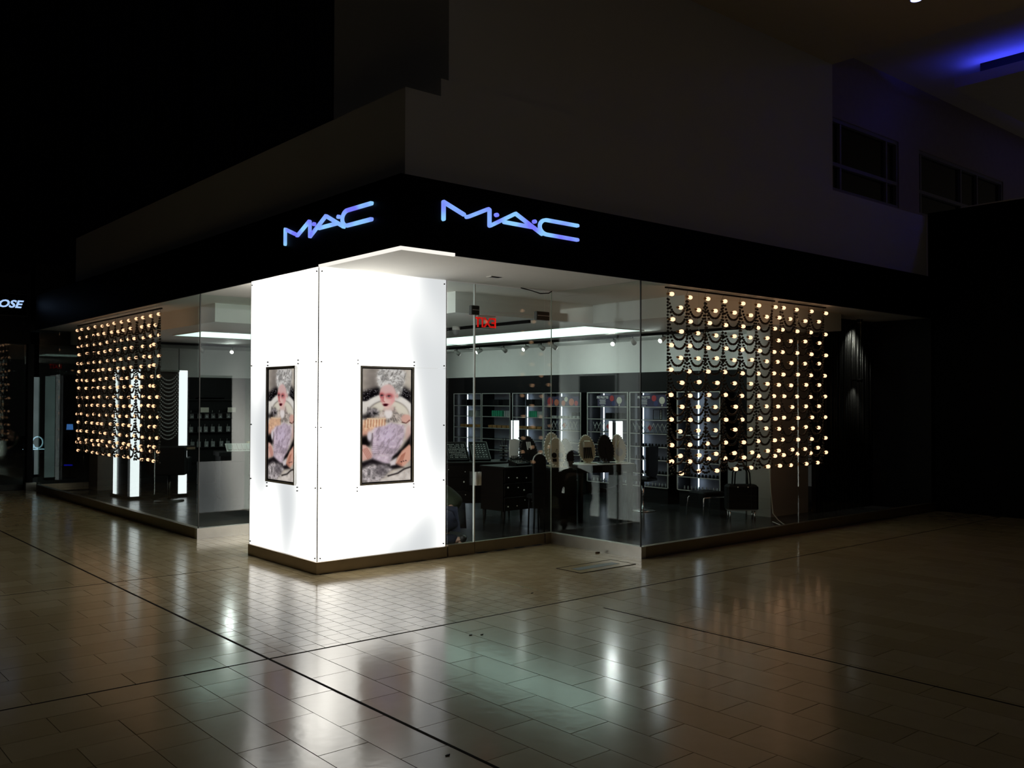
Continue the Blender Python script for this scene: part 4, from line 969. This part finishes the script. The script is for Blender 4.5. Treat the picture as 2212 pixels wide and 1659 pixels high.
dpost('narrower dim grey post reflection left of the bulb curtain', .82, 15.4, .12); dpost('wider dim grey post reflection left of the bulb curtain', .85, 14.4, .19)
t = thing('demo_screen', 'small glowing blue screen left of the bulb curtain', 'screen', (1.30, 14.6, 0), -.6)
MB().bbox(-.08, -.02, 1.02, .08, .02, 1.16, .005).build('case', 'mblack', t); MB().prism([(-.07, 1.03), (.07, 1.03), (.06, 1.15), (-.06, 1.15)], -.024, -.0205).build('display', 'screen', t); MB().tube([(0, 0, 0), (0, 0, 1.02)], .02, 8).build('stand', 'mblack', t)
MB().box(-.11, -.03, .26, .06, -.02, .29).build('blue_strip', 'bluestrip', t); MB().lathe([(.14, 0), (.13, .02), (.03, .03)], 16).build('foot', 'mblack', t)
t = thing('headphone_display', 'icy lit headphones on a thin shelf at far left', 'headphones', (.70, 15.0, .62))
MB().box(-.20, -.12, -.012, .20, .12, 0).build('shelf_plate', 'ice', t); MB().tube([(.06+.10*math.cos(a), 0, .14+.12*math.sin(a)) for a in [2*PI*k/20 for k in range(21)]], .012, 8).build('headband', 'ice', t)
MB().ball((-.05, 0, .06), .055, 10, 6, sy=.6).build('ear_cup', 'ice', t); MB().tube([(0, .1, -.012), (0, .1, -.62)], .02, 8).build('stand', 'mblack', t)
for x, y, z in ((-.05, 15.5, 3.14), (.05, 15.6, 3.14), (-.1, 16.8, 2.9), (.5, 16.9, 2.9)):
    item('recessed_spot', MB().lathe([(.05, -.03), (.05, 0)], 12), 'spot', 'small bright spot in the neighbouring dark ceiling', 'spotlight', (x, y, 3.198), 'spots in the neighbouring ceiling')

# ------------------------------------------------------------------ small things on the floor
t = thing('floor_plate', 'metal edged floor plate with dark strip by the entrance', 'floor plate', (2.365, .005, .001), 0)
MB().box(-.395, -.175, 0, .395, -.165, .003).box(-.395, .165, 0, .395, .175, .003).box(-.395, -.165, 0, -.385, .165, .003).box(.385, -.165, 0, .395, .165, .003).build('border', 'joint', t)
MB().box(-.384, -.164, 0, .384, .164, .0018).build('plate', 'tile', t); MB().box(-.30, -.055, .0018, .28, .055, .003).build('slot_strip', 'dark', t)
single('dry_leaf', MB().prism([(-.03, 0), (-.01, .016), (.02, .012), (.035, -.004), (.012, -.014), (-.014, -.012)], .0, .012, 'xy'), 'leaf', 'curled brown leaf on the floor by the right return base', 'leaf', (2.95, .56, .001))
for (x, y), lab in (((-1.085, -.98), None), ((-.28, -1.33), 'larger dark crumb on the pale floor before the entrance'), ((-.21, -1.37), 'smaller dark crumb beside the larger crumb on the floor'), ((-1.72, -3.0), 'dark crumb on the floor close to the camera'), ((1.0, -.55), 'tiny dark crumb on the floor left of the floor plate')):
    if lab: single('crumb', MB().prism([(-.014, 0), (0, .006), (.016, .002), (.004, -.006)], 0, .004, 'xy'), 'crumb', lab, 'crumb', (x, y, .001))

# ------------------------------------------------------------------ hanging soffit box with blue tubes, downlight
t = thing('hanging_soffit', 'hanging ceiling box with blue edge lighting at upper right', 'soffit box', (11.2, .3, 6.9))
MB().box(0, -9, 0, 12, 0, .09).box(0, -9, .09, .025, 0, .17).box(.025, -.025, .09, 12, 0, .17).build('box', 'tan', t); MB().box(.28, -9, .09, 11.9, -.30, .40).build('hanger_core', 'mblack', t)
MB().tube([(.20, -8.8, .115), (.20, -.20, .115)], .02, 8).build('blue_tube', 'blue', t); MB().tube([(3.2, -.16, .115), (11.8, -.16, .115)], .02, 8).build('blue_tube', 'bluefar', t)
t = thing('downlight', 'small bluish downlight in the mall ceiling at the top edge', 'downlight', (5.97, -1.56, 6.26))
MB().lathe([(.06, -.006), (.06, -.001)], 20).build('lens', 'bluedl', t); MB().lathe([(.075, -.004), (.075, 0)], 20).build('ring', 'white', t)

# two small downlights grazing the ribbed wall
def grazer(label, x, y, z, e):
    t = thing('wall_downlight', label, 'downlight', (x, y, z))
    MB().lathe([(.04, -.05), (.045, 0)], 12).build('housing', 'mblack', t); MB().lathe([(.03, -.052), (.03, -.05)], 12).build('lens', 'white_plastic', t)
    if z < 2.5: MB().box(-.015, .0, -.03, .015, 1.02-y, -.01).build('bracket', 'mblack', t)
    L = bpy.data.lights.new('lamp', 'SPOT'); L.energy = e; L.spot_size = 1.5; L.spot_blend = .8; L.color = (1, .93, .82); L.shadow_soft_size = .03
    o = bpy.data.objects.new('lamp', L); COL.objects.link(o); o.parent = t; o.location = (0, 0, -.07); o.rotation_euler = (.25, 0, 0)
grazer('upper small downlight over the black ribbed wall', 9.1, .86, ZS-.002, 9)
grazer('lower small downlight on the black ribbed wall', 9.1, .86, 2.02, 7)
